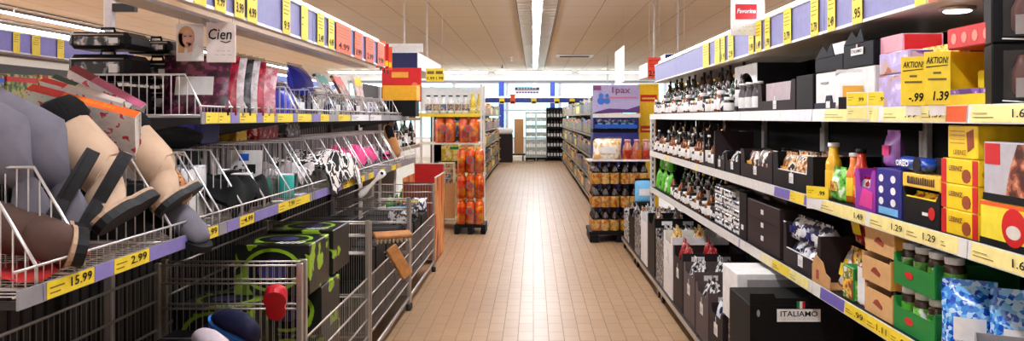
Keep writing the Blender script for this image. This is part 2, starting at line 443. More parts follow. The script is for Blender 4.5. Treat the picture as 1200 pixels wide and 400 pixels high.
def ceiling_material():
    m, N, L, B = _new('ceiling_tiles')
    tc = N.new('ShaderNodeTexCoord'); mp = N.new('ShaderNodeMapping'); mp.inputs['Location'].default_value = (.255, 0, 0)
    L.new(tc.outputs['Object'], mp.inputs['Vector'])
    br = N.new('ShaderNodeTexBrick'); br.inputs['Scale'].default_value = 1.0; br.offset = 0.0
    br.inputs['Brick Width'].default_value = .65; br.inputs['Row Height'].default_value = 1.3; br.inputs['Mortar Size'].default_value = .006
    br.inputs['Color1'].default_value = lin((240,227,211)); br.inputs['Color2'].default_value = lin((237,224,208)); br.inputs['Mortar'].default_value = lin((170,148,128))
    L.new(mp.outputs[0], br.inputs['Vector']); L.new(br.outputs['Color'], B.inputs['Base Color']); B.inputs['Roughness'].default_value = .8
    return m

CEIL = 3.2; BACK = 29.0
structure('floor', MB().box(-14, 14, -2, BACK, -.1, 0), floor_material())
structure('ceiling', MB().box(-14, 14, -2, BACK, CEIL, CEIL+.1), ceiling_material())
WALLP = mat('painted_wall', (236,234,230), .8)
structure('wall_left', MB().box(-14.1, -14, -2, BACK, 0, CEIL), WALLP)
structure('wall_front', MB().box(-14, 14, -2.1, -2, 0, CEIL), WALLP)
structure('wall_right', MB().box(14, 14.1, -2, BACK, 0, CEIL), WALLP)
mb = MB(); mb.box(-14, 14, BACK, BACK+.15, 2.86, CEIL); mb.box(-14, 14, BACK, BACK+.15, 0, .7)
mb.box(-14, -7, BACK, BACK+.15, .7, 2.86); mb.box(7, 14, BACK, BACK+.15, .7, 2.86)
structure('wall_back', mb, WALLP)
FRAMEM = mat('window_frame_grey', (190,196,200), .4)
for i in range(7):
    x0 = -7+i*2.0; x1 = x0+2.0
    mb = MB()
    for a, b in ((x0, x0+.06), (x1-.06, x1)): mb.box(a, b, BACK+.02, BACK+.1, .7, 2.86)
    for z in (.7, 1.75, 2.8): mb.box(x0+.06, x1-.06, BACK+.02, BACK+.1, z, z+.06)
    for z in (2.35, 2.55): mb.box(x0+.06, x1-.06, BACK+.05, BACK+.07, z, z+.015)
    w = structure(f'window_{i+1}', mb, FRAMEM)
    MB().box(x0+.06, x1-.06, BACK+.055, BACK+.06, .76, 2.8).build('pane', PANE, w)
structure('trim_1', MB().box(-7, 7, BACK-.07, BACK-.005, 2.82, 2.9), mat('beam_grey', (120,118,124), .5))
COLB = mat('column_blue', (44,58,150), .4)
structure('trim_2', MB().cbox(-1.28, -1.08, 28.3, 28.5, 0, 2.82, .02), COLB)
structure('trim_3', MB().cbox(.62, .8, 28.3, 28.5, 0, 2.82, .02), COLB)

# daylight beyond the glass and behind the camera's end of the shop
W = bpy.data.worlds.new('world'); S.world = W; W.use_nodes = True
bg = W.node_tree.nodes['Background']; bg.inputs['Color'].default_value = (.84, .96, 1.0, 1); bg.inputs['Strength'].default_value = 2.6

# ---------------------------------------------------------------- lamps
TUBE = mat('lit_tube', (244,247,255), .4, emit=42.0, var=0); TUBE2 = mat('lit_canopy_tube', (246,248,255), .4, emit=12.0, var=0)
WING = mat('reflector_white', (244,242,240), .35)
def strip_light(x, y0, y1, label, group):
    root = tag(E('ceiling_light'), label, 'light', group); place(root, (x, (y0+y1)/2, CEIL)); l = (y1-y0)/2-.01
    mb = MB()
    for sx in (-1, 1):
        mb.box(min(sx*.085, sx*.3), max(sx*.085, sx*.3), -l, l, -.012, -.002)
    mb.build('reflector', WING, root)
    for sx in (-1, 1):
        comb = []; y = -l+.15
        while y < l-.05: comb += [(y, -.0135), (y+.001, -.02), (y+.011, -.02), (y+.012, -.0135)]; y += .3
        MB().prism([(-l, -.0122), (-l, -.0135)]+comb+[(l, -.0135), (l, -.0122)], 0, min(sx*.085, sx*.3), max(sx*.085, sx*.3)).build('louvre', WING, root)
    mb = MB()
    for sx in (-1, 1):
        mb.box(min(sx*.07, sx*.085), max(sx*.07, sx*.085), -l, l, -.06, -.002); mb.box(min(sx*.3, sx*.315), max(sx*.3, sx*.315), -l, l, -.022, -.002)
    mb.build('side_rail', mat('lamp_rail', (118,108,104), .5), root)
    mb = MB(); n = 8
    mb.loft([[(.062*math.cos(PI+PI*k/n), yy, -.035+.05*math.sin(PI+PI*k/n)) for k in range(n+1)] for yy in (-l+.01, l-.01)])
    mb.build('tube', TUBE, root)
EDG = [-1.5, 3.0, 7.5, 12.0, 16.5, 21.0, 25.5]
for i in range(6):
    strip_light(.06, EDG[i], EDG[i+1], f'long white ceiling strip light above the aisle, {ORD[i]} of six along it', 'strip lights over the main aisle')
for i in range(6):
    strip_light(-8.2, EDG[i], EDG[i+1], f'long ceiling strip light over the far aisle beyond the wire baskets, {ORD[i]} of its line', 'strip lights over the far aisle')
for i in range(6):
    strip_light(-9.4, EDG[i], EDG[i+1], f'outer ceiling strip light of the far aisle, {ORD[i]} of its line', 'outer strip lights over the far aisle')
for i in range(6):
    strip_light(-4.1, EDG[i], EDG[i+1], f'ceiling strip light hidden above the wire basket canopy, {ORD[i]} of its line', 'strip lights over the next aisle')
for i in range(1, 6):
    strip_light(4.2, EDG[i], EDG[i+1], f'ceiling strip light hidden above the grocery canopy, {ORD[i-1]} of its line', 'strip lights over the grocery aisle')
for i in range(5):
    root = tag(E('cross_light'), f'short ceiling light running crosswise before the windows, {ORD[i]} counted from the basket side', 'light', 'cross lights before the windows')
    place(root, (-6+3*i, 27.6, CEIL))
    MB().box(-1.4, 1.4, -.1, .1, -.05, -.002).build('lamp_housing', WING, root); MB().cbox(-1.35, 1.35, -.06, .06, -.09, -.0505, .01).build('tube', TUBE, root)

v = tag(E('ceiling_vent'), 'flat slotted air vent in the ceiling above the end of the aisle', 'vent'); place(v, (1.12, 21, CEIL))
MB().cbox(-.5, .5, -.3, .3, -.03, -.002, .01).build('vent_frame', WING, v)
mb = MB()
for k in range(6): mb.box(-.4, .4, -.2+k*.07, -.16+k*.07, -.036, -.0301)
mb.build('slot', INK, v)
for k, (x, y) in enumerate(((-1.0, 24.5), (-.62, 21.5))):
    s = tag(E('sprinkler'), ['dark sprinkler head on the ceiling close to the windows','pale sprinkler head on the ceiling just before the dark one'][k], 'sprinkler', None); place(s, (x, y, CEIL))
    MB().lathe([(.06,-.012),(.06,0)], 12).build('rose', WING, s); MB().lathe([(.05,-.11),(.05,-.1),(.018,-.09),(.018,-.0125)], 10).build('sprinkler_head', DKSTEEL if k == 0 else WING, s)

# ---------------------------------------------------------------- canopies over the shelving
def canopy(X, sgn, y0, y1, z0, z1, depth, label, group, cards, face=LAV):
    """sgn -1: basket side, facing +x.  cards: (column a, column b, material, price or None)"""
    root = tag(E('canopy'), label, 'sign', group); place(root, (X, (y0+y1)/2, z0)); l = (y1-y0)/2-.003; h = z1-z0
    xo = lambda a, b: (min(sgn*a, sgn*b), max(sgn*a, sgn*b))
    a, b = xo(0, .02); MB().box(a, b, -l, l, .012, h-.012).build('fascia', face, root)
    mb = MB(); a, b = xo(-.006, .026); mb.box(a, b, -l, l, 0, .012); mb.box(a, b, -l, l, h-.012, h); mb.build('edge_rail', WHITE, root)
    a, b = xo(.026 if sgn > 0 else .12, depth); MB().box(a, b, -l, l, 0, .012).build('soffit', CREAM, root)
    a, b = xo(.03, .2); MB().box(a, b, -l, l, h-.012, h-.004).build('lamp_tray', WHITE, root)
    mb = MB(); mb.tube([(sgn*.05, -l+.03, h+.022), (sgn*.05, l-.03, h+.022)], .016, 8); mb.build('lamp_tube', TUBE2, root)
    for ca in cards:
        yc, w = span(ca[0], ca[1], X); zc = (z0+z1)/2 - z0
        price_card(root, w*.96, h*.95, ca[2], (-sgn*.008, yc-(y0+y1)/2, zc - .002), LZ if sgn < 0 else RZ, 0, None, lines=False)
        o = KIDS[root.name][-1]
        if ca[3]: text(ca[3], h*.3, INK, o, (0, -.0025, -h*.27), bold=.015, width=w*.7)
        mb = MB()
        for q in range(4): mb.box(-w*.36, w*(.36-.12*(q % 2)), -.0014, -.0008, h*(.33-.1*q), h*(.35-.1*q))
        mb.build('small_print', mat('brown_ink', (120,96,40), .6), o)
    return root
XL, XR = -1.09, 1.25
LC = 'lilac price canopy above the wire baskets, '
Y_ = YELLOW
canopy(XL, -1, 1.5, 2.66, 1.865, 2.035, .22, LC+'first panel from the camera', 'canopy over the baskets', [(224,239,Y_,'4.99'),(249,262,Y_,'9.99')])
canopy(XL, -1, 2.66, 3.79, 1.865, 2.035, .22, LC+'second panel from the camera', 'canopy over the baskets', [(272,284,Y_,'3.99'),(287,299,Y_,'4.99'),(329,338,Y_,'9.9')])
canopy(XL, -1, 3.79, 4.2, 1.865, 2.035, .22, LC+'third and shortest panel', 'canopy over the baskets', [(370,378,Y_,'2.49'),(383,390,Y_,'4.49')])
price_card(bpy.data.objects[[o.name for o in COL.objects if o.name.startswith('canopy')][1]], .1, .16, Y_, (.008, dep(355, XL)-3.225, .083), LZ, 0, None)
canopy(XL, -1, 4.2, 5.62, 1.865, 2.035, .22, LC+'far panel hung with orange offer cards', 'canopy over the baskets', [(392,410,ORANGE,'4.99'),(414,423,ORANGE,'3.99'),(427,437,ORANGE,'2.99'),(441,449,ORANGE,'9.99')])
RC = 'lilac price canopy above the grocery shelves, '
rb = [1.0, 2.12, 3.3, 4.45, 5.6, 6.75, 7.9]
rc = [[(1120,1140,Y_,'1.79')], [(1001,1013,Y_,'.95'),(1075,1089,Y_,'1.39'),(1091,1106,ORANGE,'0.99')], [(920,929,Y_,'3.79'),(952,961,Y_,'2.79'),(972,981,Y_,'2.49')],
      [(879,885,Y_,'1.99'),(887,894,Y_,'1.49'),(898,904,Y_,'1.99')], [(855,861,Y_,'2.9'),(846,851,Y_,'1.9')], [(825,832,Y_,None),(839,845,Y_,None)], [(814,817,Y_,None),(819,823,Y_,None)]]
for i in range(6):
    canopy(XR, 1, rb[i], rb[i+1], 1.86, 2.04, .47, RC+ORD[i]+' panel from the camera', 'canopy over the groceries', rc[i])
# red offer flags at the far end of the basket canopy
for k, y in enumerate((5.68, 5.82, 5.96)):
    s = tag(E('hanging_offer_sign'), f'narrow orange-red offer card at the far end of the basket canopy, {ORD[k]} of three', 'sign', 'offer flags at the canopy end')
    place(s, (-1.13-.0*k, y, 1.87)); MB().cbox(-.035, .035, -.002, .002, 0, .2-.01*k, .001).build('flag', ORANGE if k != 1 else RED, s)
    MB().box(-.03, .03, -.003, -.0021, .02, .06).build('price_field', YELLOW, s)
    MB().box(-.004, .004, .0025, .006, -.03, .2).build('holder', DKSTEEL, s)
s = tag(E('ceiling_light'), 'small round spot lamp in the underside of the grocery canopy above the red chocolate box', 'light'); place(s, (1.38, 2.5, 1.859))
MB().lathe([(.05,-.012),(.055,-.006),(.055,-.0005)], 18).build('lamp_ring', CHROME, s); MB().lathe([(.036,-.016),(.042,-.0122)], 18).build('lamp_glass', TUBE2, s)
# white pole carrying the basket canopy
p = tag(E('canopy_pole'), 'slim white pole holding up the lilac canopy behind the black zip bags', 'pole'); place(p, (-1.6, 2.9, 0))
MB().cbox(-.015, .015, -.015, .015, 0, 2.0, .003).build('pole', mat('pole_white', (216,204,200), .4), p); MB().box(.0155, .1, -.012, .012, 1.9, 1.93).build('bracket', DKSTEEL, p)
# end panels of the next canopies
def end_panel(x0, x1, y, z0, z1, m, label, white=True):
    r = tag(E('canopy'), label, 'sign'); place(r, ((x0+x1)/2, y, z0)); w = (x1-x0)/2
    MB().cbox(-w, w, 0, 2.2, 0, z1-z0, .006).build('canopy_box', WHITE, r); MB().box(-w+.01, w-.01, -.004, -.0005, .01, z1-z0-.01).build('end_panel', m, r)
    for sx in (-1, 1): MB().box(sx*w*.8-.01, sx*w*.8+.01, 1.0, 1.02, -(z0-.005) if False else z1-z0, CEIL-z0-.003).build('hanger', STEEL, r)
    if white: MB().box(-w-.03, w+.05, .01, .05, z1-z0+.0005, z1-z0+.1).build('top_board', WHITE, r)
    return r
end_panel(-1.72, -1.35, 9.0, 2.07, 2.27, mat('deep_navy_panel', (20,26,84), .4), 'dark navy end panel of the canopy behind the red poster')
end_panel(1.54, 1.93, 9.0, 2.05, 2.25, NAVY, 'blue end panel of the canopy past the grocery shelves', False)
# hanging signs
def hang_sign(name, w, h, m, label, loc, rz=0, wires=None, cat='sign'):
    r = tag(E(name), label, cat); place(r, loc, rz)
    MB().cbox(-w/2, w/2, -.003, .003, 0, h, .001).build('board', m, r)
    if wires:
        for sx in (-1, 1): MB().tube([(sx*w*.4, 0, h-.002), (sx*w*.4, 0, h+wires)], .0015, 4).build('hanging_wire', STEEL, r)
    return r
s = hang_sign('brand_sign', .19, .28, WHITE, 'white hanging card with red Favorina label by the grocery canopy', (1.2, 4.3, 1.96), 0, .04)
MB().box(-.07, .05, -.005, -.0035, .09, .175).build('red_label', mat('favorina_red', (196,30,40), .4), s)
text('Favorina', .034, WHITE, s, (-.01, -.007, .136), shear=.2, bold=.02, width=.105)
for k, (w, z) in enumerate(((.06, .05), (.11, .028))): text(['ZUM FEST', 'Adventszeit'][k] if False else '- - - -', .02, GREY, s, (0, -.005, z), width=w)
MB().cbox(-.1, .1, -.01, .01, .3205, .33, .002).build('clip_bar', STEEL, s)
s = hang_sign('brand_sign', .105, .145, mat('cien_card', (230,214,206), .5), 'pale Cien cosmetics card hanging above the red garment packs', (-1.13, 2.78, 1.7), 0, .02)
text('Cien', .055, INK, s, (-.004, -.005, .1), shear=.15, bold=.01, width=.085)
mb = MB(); mb.tube([(.0, -.005, .077), (.02, -.005, .071), (.036, -.005, .078)], .0018, 5); mb.build('lettering_swash', INK, s)
for z, w in ((.042, .05), (.028, .06)): text('~ ~ ~', .02, GREY, s, (.01, -.005, z), width=w)
s = hang_sign('portrait_sign', .098, .135, mat('portrait_card', (226,214,210), .5), 'hanging card showing a blonde woman, beside the Cien card', (-1.245, 2.785, 1.705), 0, .025)
SK = mat('printed_skin', (214,158,132), .6); HAIR = mat('printed_hair', (206,154,98), .6)
mb = MB(); mb.prism([(.03*math.cos(a)-.012, .088+.04*math.sin(a)) for a in [2*PI*k/18 for k in range(18)]], 1, -.0042, -.0032); mb.prism([(-.042,.03),(-.02,.03),(-.012,.1),(-.04,.1)], 1, -.0042, -.0032); mb.build('printed_hair', HAIR, s)
mb = MB(); mb.prism([(.02*math.cos(a)-.006, .083+.03*math.sin(a)) for a in [2*PI*k/18 for k in range(18)]], 1, -.005, -.0043); mb.prism([(-.008,.03),(.012,.035),(.008,.065),(-.004,.065)], 1, -.005, -.0043); mb.build('printed_face', SK, s)
mb = MB()
for x in (-.016, .004): mb.prism([(x+.006*math.cos(a), .09+.0025*math.sin(a)) for a in [2*PI*k/10 for k in range(10)]], 1, -.0056, -.0051)
mb.box(-.011, .001, -.0056, -.0051, .064, .068); mb.build('printed_features', mat('printed_brown', (96,52,44), .6), s)
MB().prism([(.006,.004),(.046,.004),(.046,.04),(.026,.06),(.01,.04)], 1, -.0042, -.0033).build('printed_blouse', WHITE, s)
s = hang_sign('offer_sign', .15, .24, mat('offer_orange', (240,74,50), .45), 'red-orange offer sign reading 2.99 above the yellow pillar', (1.4, 8.9, 1.96), 0, CEIL-2.2)
text('2.99', .085, INK, s, (0, -.006, .05), bold=.02, width=.125); text('AKTION', .03, INK, s, (0, -.006, .2), width=.12)
for z in (.155, .13): MB().box(-.055, .05, -.005, -.0032, z, z+.01).build('small_print', REDINK, s)
s = hang_sign('price_sign', .12, .17, YELLOW, 'yellow 4.99 price sign beside the blue end panel', (1.7, 8.9, 1.86), 0, CEIL-2.03)
text('4.99', .05, INK, s, (0, -.006, .035), bold=.02, width=.09); MB().box(-.05, .05, -.005, -.0032, .09, .12).build('small_print', mat('brown_ink', (120,96,40), .6), s)
s = hang_sign('price_sign', .21, .15, YELLOW, 'yellow double price sign hanging by the milk bottles', (-1.14, 8.9, 1.92), 0, CEIL-2.07)
for x in (-.05, .05): text('1.99', .045, INK, s, (x, -.006, .035), bold=.02, width=.08); MB().box(x-.04, x+.04, -.005, -.0032, .085, .12).build('small_print', mat('brown_ink', (120,96,40), .6), s)
s = hang_sign('hanging_board', 1.3, .55, WHITE, 'large white board hanging lengthwise over the grocery side of the aisle', (1.38, 12.3, 2.05), RZ, CEIL-2.6)
MB().box(-.5, .5, -.005, -.0032, .1, .4).build('faint_print', mat('faint_grey', (216,214,214), .5), s)
# ================================================================ basket side (x < 0)
LB = [1.62, 2.66, 3.79, 4.95, 6.15, 7.1]
BN = ['first','second','third','fourth','fifth']
def wire_panel(mb, prof, y, step, r, r2):
    """upright wire panel in the x-z plane at y; prof: outline (x,z) from low front over the top to low back"""
    mb.tube([(x, y, z) for x, z in prof], r2, 5)
    x0, x1 = min(p[0] for p in prof), max(p[0] for p in prof); zb = min(p[1] for p in prof)
    mb.tube([(prof[0][0], y, prof[0][1]), (prof[-1][0], y, prof[-1][1])], r2*.8, 5)
    x = x0+step
    while x < x1-.004:
        zt = None
        for (xa, za), (xb, zb_) in zip(prof, prof[1:]):
            if min(xa, xb) <= x <= max(xa, xb) and abs(xa-xb) > 1e-6:
                z = za+(zb_-za)*(x-xa)/(xb-xa); zt = z if zt is None else max(zt, z)
        if zt: mb.tube([(x, y, zb), (x, y, zt)], r, 4)
        x += step

def wire_basket(y0, y1, Xf, Xb, zf, zlip, ztop, knee, divs, label, group, cards):
    root = tag(E('wire_basket'), label, 'basket', group); y0 += .004; y1 -= .004
    place(root, (0, 0, 0))
    mb = MB(); y = y0+.01
    mb.tube([(Xf, y0, zf), (Xf, y1, zf)], .003, 5); mb.tube([(Xb, y0, zf), (Xb, y1, zf)], .003, 5)
    while y < y1:
        mb.tube([(Xb, y, zf), (Xf, y, zf), (Xf+.001, y, zlip)], .0016, 4); y += .03
    for k in range(1, 5):
        x = Xf+(Xb-Xf)*k/5; mb.tube([(x, y0, zf-.004), (x, y1, zf-.004)], .0022, 4)
    mb.build('wire_floor', CHROME, root)
    mb = MB(); mb.tube([(Xf+.003, y0, zlip), (Xf+.003, y1, zlip)], .0036, 6); mb.build('front_lip', CHROME, root)
    mb = MB(); mb.tube([(Xb, y0, ztop), (Xb, y1, ztop)], .0036, 6); y = y0+.012
    while y < y1: mb.tube([(Xb, y, zf), (Xb, y, ztop)], .0014, 4); y += .026
    mb.build('back_panel', CHROME, root)
    for d in divs:
        mb = MB(); wire_panel(mb, [(Xf, zf+.003), (Xf, zlip), (knee, ztop), (Xb, ztop), (Xb, zf+.003)], d, .028, .002, .0042)
        mb.build('divider', CHROME, root)
    # price rail on the front edge
    tilt = -.16
    rail = MB(); rail.box(Xf+.006, Xf+.011, y0, y1, zf-.028, zf+.014); rail.build('price_rail', mat('rail_grey', (150,146,150), .35), root)
    rl = KIDS[root.name][-1]
    for (ya, yb, m, tx) in cards:
        c = MB().box(Xf+.0115, Xf+.0128, ya+.002, yb-.002, zf-.026, zf+.012).build('price_card', m, rl)
        if m is not LILAC:
            if tx: text(tx, .03, INK, c, (Xf+.0145, yb-.06, zf-.005), LZ, width=.085, bold=.015)
            mb = MB()
            for q in range(2): mb.box(Xf+.0129, Xf+.0134, ya+.012, ya+(yb-ya)*(.35-.08*q), zf-.004-.012*q, zf-.001-.012*q)
            mb.build('small_print', mat('brown_ink', (120,96,40), .6), c)
    for y in (y0+.02, y1-.02): MB().prism([(Xf+.005, zf-.03), (Xf-.05, zf-.03), (Xb, zf-.1), (Xb, zf-.012), (Xf+.005, zf-.012)], 1, y-.004, y+.004).build('bracket', DKSTEEL, root)
    return root

# gondola carrying the baskets
def back_gondola(y0, y1, x, ztop, label):
    r = tag(E('gondola_frame'), label, 'shelving', 'shelving frames behind the baskets'); y0 += .003; y1 -= .003
    mb = MB(); mb.box(x-.05, x, y0, y1, .1, ztop); mb.build('back_panel', mat('gondola_grey', (70,66,66), .5), r)
    mb = MB(); y = y0+.05
    while y < y1-.05:
        mb.box(x, x+.004, y, y+.012, .2, ztop-.05); y += .06
    mb.build('slotted_strip', mat('slot_dark', (46,44,46), .5), r)
    for y in (y0, y1-.03): MB().cbox(x, x+.028, y, y+.028, 0, ztop, .003).build('upright', DKSTEEL, r)
    MB().box(x+.002, x+.06, y0, y1, .02, .1).build('plinth', BLACK, r)
    return r
for i in range(5):
    back_gondola(LB[i], LB[i+1], -1.64, 1.5, f'dark shelving frame behind the {BN[i]} wire basket from the camera')

def cards_from(px, X, default):
    out = []
    for xa, xb, m, tx in px: out.append((F*-X/(CX-xa), F*-X/(CX-xb), m, tx))
    return out
LOWX = -1.1; A = lambda *q: q
low_cards = [
 cards_from([A(44,46,LILAC,None), A(48,105,YELLOW,'15.99'), A(105,128,LILAC,None), A(128,170,YELLOW,'2.99'), A(170,217,LILAC,None), A(217,252,YELLOW,'3.99')], LOWX, None),
 cards_from([A(262,276,LILAC,None), A(277,294,YELLOW,'4.99'), A(295,322,LILAC,None), A(323,343,YELLOW,'7.99'), A(343,360,YELLOW,None)], LOWX, None),
 cards_from([A(366,398,LILAC,None), A(399,414,YELLOW,None), A(414,425,YELLOW,None)], LOWX, None),
 cards_from([A(430,436,YELLOW,None), A(437,442,LILAC,None), A(443,449,YELLOW,None)], LOWX, None),
 cards_from([A(457,462,YELLOW,None), A(463,468,mat('card_beige',(214,170,120),.5),None)], LOWX, None)]
low_div = [[1.7, 1.88, 2.33, 2.63], [2.69, 2.9, 3.14, 3.47, 3.75], [3.82, 4.1, 4.4, 4.7, 4.92], [4.98, 5.25, 5.55, 5.85, 6.12], [6.18, 6.6, 7.05]]
for i in range(5):
    wire_basket(LB[i], LB[i+1], LOWX, -1.6, 1.118, 1.172, 1.378, -1.222, low_div[i], f'lower chrome wire basket with slanted dividers, {BN[i]} from the camera', 'lower wire baskets', low_cards[i])
up_cards = [cards_from([A(237,252,YELLOW,None), A(252,266,YELLOW,None), A(267,276,LILAC,None), A(277,297,YELLOW,None), A(298,304,LILAC,None), A(305,318,YELLOW,None)], -1.16, None),
 cards_from([A(322,340,YELLOW,None), A(341,345,LILAC,None), A(346,362,YELLOW,None), A(364,372,LILAC,None), A(373,383,YELLOW,None)], -1.16, None),
 cards_from([A(394,408,YELLOW,None), A(410,430,WHITE,None)], -1.16, None), cards_from([A(432,445,WHITE,None)], -1.16, None), []]
up_div = [[2.68, 2.95, 3.1, 3.4, 3.75], [3.82, 4.15, 4.5, 4.92], [4.98, 5.4, 5.8, 6.12], [6.18, 6.6, 7.05]]
for i in range(1, 5):
    wire_basket(LB[i], LB[i+1], -1.16, -1.6, 1.506, 1.54, 1.65, -1.215, up_div[i-1], f'shallow upper wire basket above the {BN[i]} lower basket', 'upper wire baskets', up_cards[i-1])

# ---------------------------------------------------------------- mesh bins on the floor
def mesh_bin(y0, y1, zt, label, xf=-.97, xb=-1.56):
    r = tag(E('mesh_bin'), label, 'bin', 'steel mesh bins'); y0 += .03; y1 -= .03
    for x in (xf, xb):
        for y in (y0, y1):
            if x == xb and zt > 1: continue
            mb = MB(); mb.cbox(x-.012, x+.012, y-.012, y+.012, .05, zt if x == xf else min(zt, .9), .003); mb.build('post', STEEL, r)
            MB().lathe([(.02,0),(.022,.01),(.022,.04),(.012,.05)], 10, (x, y, 0)).build('foot', DKSTEEL, KIDS[r.name][-1])
    for y in (y0, y1):
        mb = MB()
        for z in (zt-.01, zt-.085, zt-.19, .45, .12): mb.tube([(xb, y, z), (xf, y, z)], .005, 5)
        x = xb+.025
        while x < xf: mb.tube([(x, y, .12), (x, y, zt-.01)], .0016, 4); x += .027
        mb.build('end_panel', STEEL, r)
    for x, top in ((xf, .56), (xb, .86)):
        mb = MB()
        for z in (top, top-.12, top-.24, top-.34): mb.tube([(x, y0, z), (x, y1, z)], .006, 5)
        y = y0+.03
        while y < y1: mb.tube([(x, y, .2), (x, y, top)], .0015, 4); y += .03
        mb.build('side_panel', STEEL, r)
    mb = MB()
    for k in range(10): mb.tube([(xb, y0+(y1-y0)*k/9, .2), (xf, y0+(y1-y0)*k/9, .2)], .003, 4)
    mb.tube([(xf, y0, .1), (xf, y1, .1)], .011, 6); mb.tube([(xb, y0, .1), (xb, y1, .1)], .009, 6)
    mb.build('floor_rail', STEEL, r)
    MB().box(xb+.01, xf-.01, y0+.01, y1-.01, .203, .212).build('floor_panel', DKSTEEL, r)
BE = [1.9, 3.22, 4.52, 6.0, 7.5]
for i in range(4):
    mesh_bin(BE[i], BE[i+1], [.895, .9, .88, .86][i], f'steel mesh bin on the floor under the wire baskets, {BN[i]} from the camera')

# ---------------------------------------------------------------- shoes
def ring(c, t, rh, rw, n=16, p=2.3):
    """cross-section in a plane tilted t from upright about x"""
    out = []
    for k in range(n):
        a = 2*PI*k/n; ca, sa = math.cos(a), math.sin(a)
        u = abs(ca)**(2/p)*(1 if ca > 0 else -1)*rw; w = abs(sa)**(2/p)*(1 if sa > 0 else -1)*rh
        out.append((c[0]+u, c[1]-w*math.sin(t)*-1, c[2]+w*math.cos(t)))
    return out
def sole_outline(L, W, heel=.08):
    pts = []
    for k in range(24):
        a = 2*PI*k/24; y = math.sin(a); w = (W*.5)*(1-.18*math.exp(-((y+.05)/.3)**2)) * (1 if y < 0 else .86)
        pts.append((w*math.copysign(abs(math.cos(a))**.75, math.cos(a)), heel-L/2+L/2*y))
    return pts
def boot(name, shaft, fur, sole, welt, hs=.36):
    """toe towards -y, standing on z=0"""
    r = E(name)
    secs = [((0,-.185,.035), 0, .012, .018), ((0,-.178,.04), 0, .03, .034), ((0,-.145,.055), 0, .05, .047), ((0,-.09,.072), .25, .064, .051),
            ((0,-.045,.094), .6, .08, .054), ((0,-.005,.125), 1.05, .094, .058), ((0,.008,.175), 1.42, .091, .062), ((0,.014,.24), PI/2, .09, .067),
            ((0,.018,hs-.03), PI/2, .09, .073), ((0,.018,hs), PI/2, .091, .074)]
    MB().loft([ring(*s) for s in secs]).build('boot_upper', shaft, r)
    MB().prism([(x*1.06, y*1.03) for x, y in sole_outline(.29, .1)], 2, 0, .024).build('boot_sole', sole, r)
    MB().prism([(x*1.1, y*1.04) for x, y in sole_outline(.29, .1)], 2, .0245, .034).build('welt', welt, r)
    if fur: MB().tube([(.0, -.125, .11), (.03, -.085, .132), (.062, -.02, .16), (.07, .03, .15), (.055, .085, .13)], .0022, 5).build('seam', welt, r)
    if fur:
        ro = random.Random(3); rings = []
        for z, k in ((hs-.035, 1.0), (hs-.03, 1.12), (hs+.0, 1.2), (hs+.03, 1.16), (hs+.035, .98), (hs+.005, .86)):
            rings.append([(x*k*(1+ro.uniform(-.05,.05)), .018+(y-.018)*k*(1+ro.uniform(-.05,.05)), z+ro.uniform(-.006,.006)) for x, y, _ in ring((0,.018,0), PI/2, .091, .074, 24)])
        MB().loft(rings, 0, True).build('fleece_cuff', fur, r)
    return r
def shoe(name, upper, sole, lining=None, open_=.45, heel=True, hh=.07):
    """low shoe or slipper, toe towards -y"""
    r = E(name)
    secs = [((0,-.185,.03), 0, .006, .012), ((0,-.178,.034), 0, .02, .03), ((0,-.14,.042), 0, .032, .043), ((0,-.08,.052), .25, .042, .046), ((0,-.03,.06), .5, .05, .044)]
    if heel: secs += [((0,.03,.06), .3, .042, .038), ((0,.075,.056), -.1, .036, .033), ((0,.095,.05), -.2, .024, .02)]
    MB().loft([ring(*s) for s in secs]).build('upper', upper, r)
    MB().prism([(x*1.05, y*1.03) for x, y in sole_outline(.29, .1)], 2, 0, .02).build('sole', sole, r)
    if lining: MB().loft([ring((0,-.025,.095), PI/2, .018, .03), ring((0,.03,.103), PI/2, .05, .033), ring((0,.03,.106), PI/2, .045, .028)]).build('lining', lining, r)
    return r

def frame_place(o, toe, up, loc):
    """turn local -y to the direction toe and +z to up"""
    t = Vector(toe).normalized(); u = Vector(up); u = (u - t*u.dot(t)).normalized(); x = (-t).cross(u)
    M = Matrix((x, -t, u)).transposed()
    o.rotation_mode = 'XYZ'; o.rotation_euler = M.to_euler(); o.location = loc
    return o
G_ = 'winter boots in the first basket'
b = boot('winter_boot', TAN, FUR, RUBBER, SOLE, .34); frame_place(b, (0, -1, -.16), (-.72, -.05, .69), (-1.11, 2.19, 1.245)); tag(b, 'large tan winter boot with black fleece cuff lying in the first basket', 'boot', G_)
b2 = dup(b); frame_place(b2, (0, -1, -.16), (-.72, -.05, .69), (-1.1, 2.47, 1.25)); b2.scale = (.9, .9, .85); tag(b2, 'tan winter boot half hidden behind the larger tan one', 'boot', G_)
g = boot('winter_boot', GREYFELT, None, RUBBER, RUBBER, .36); frame_place(g, (-.28, -.42, -.86), (-.85, -.45, .3), (-1.17, 2.0, 1.335)); tag(g, 'grey felt boot showing its upright black sole, close to the basket end', 'boot', G_)
g2 = dup(g); frame_place(g2, (-.28, -.42, -.86), (-.85, -.45, .3), (-1.12, 2.07, 1.325)); tag(g2, 'grey felt boot between its partner and the large tan boot', 'boot', G_)
d = boot('winter_boot', mat('brown_suede', (84,60,50), .85, bump=.2), None, RUBBER, SOLE, .3); frame_place(d, (.55, -.8, -.05), (-.75, -.5, .22), (-1.17, 1.98, 1.19)); tag(d, 'dark brown boot at the bottom of the first basket under the grey boots', 'boot', G_)
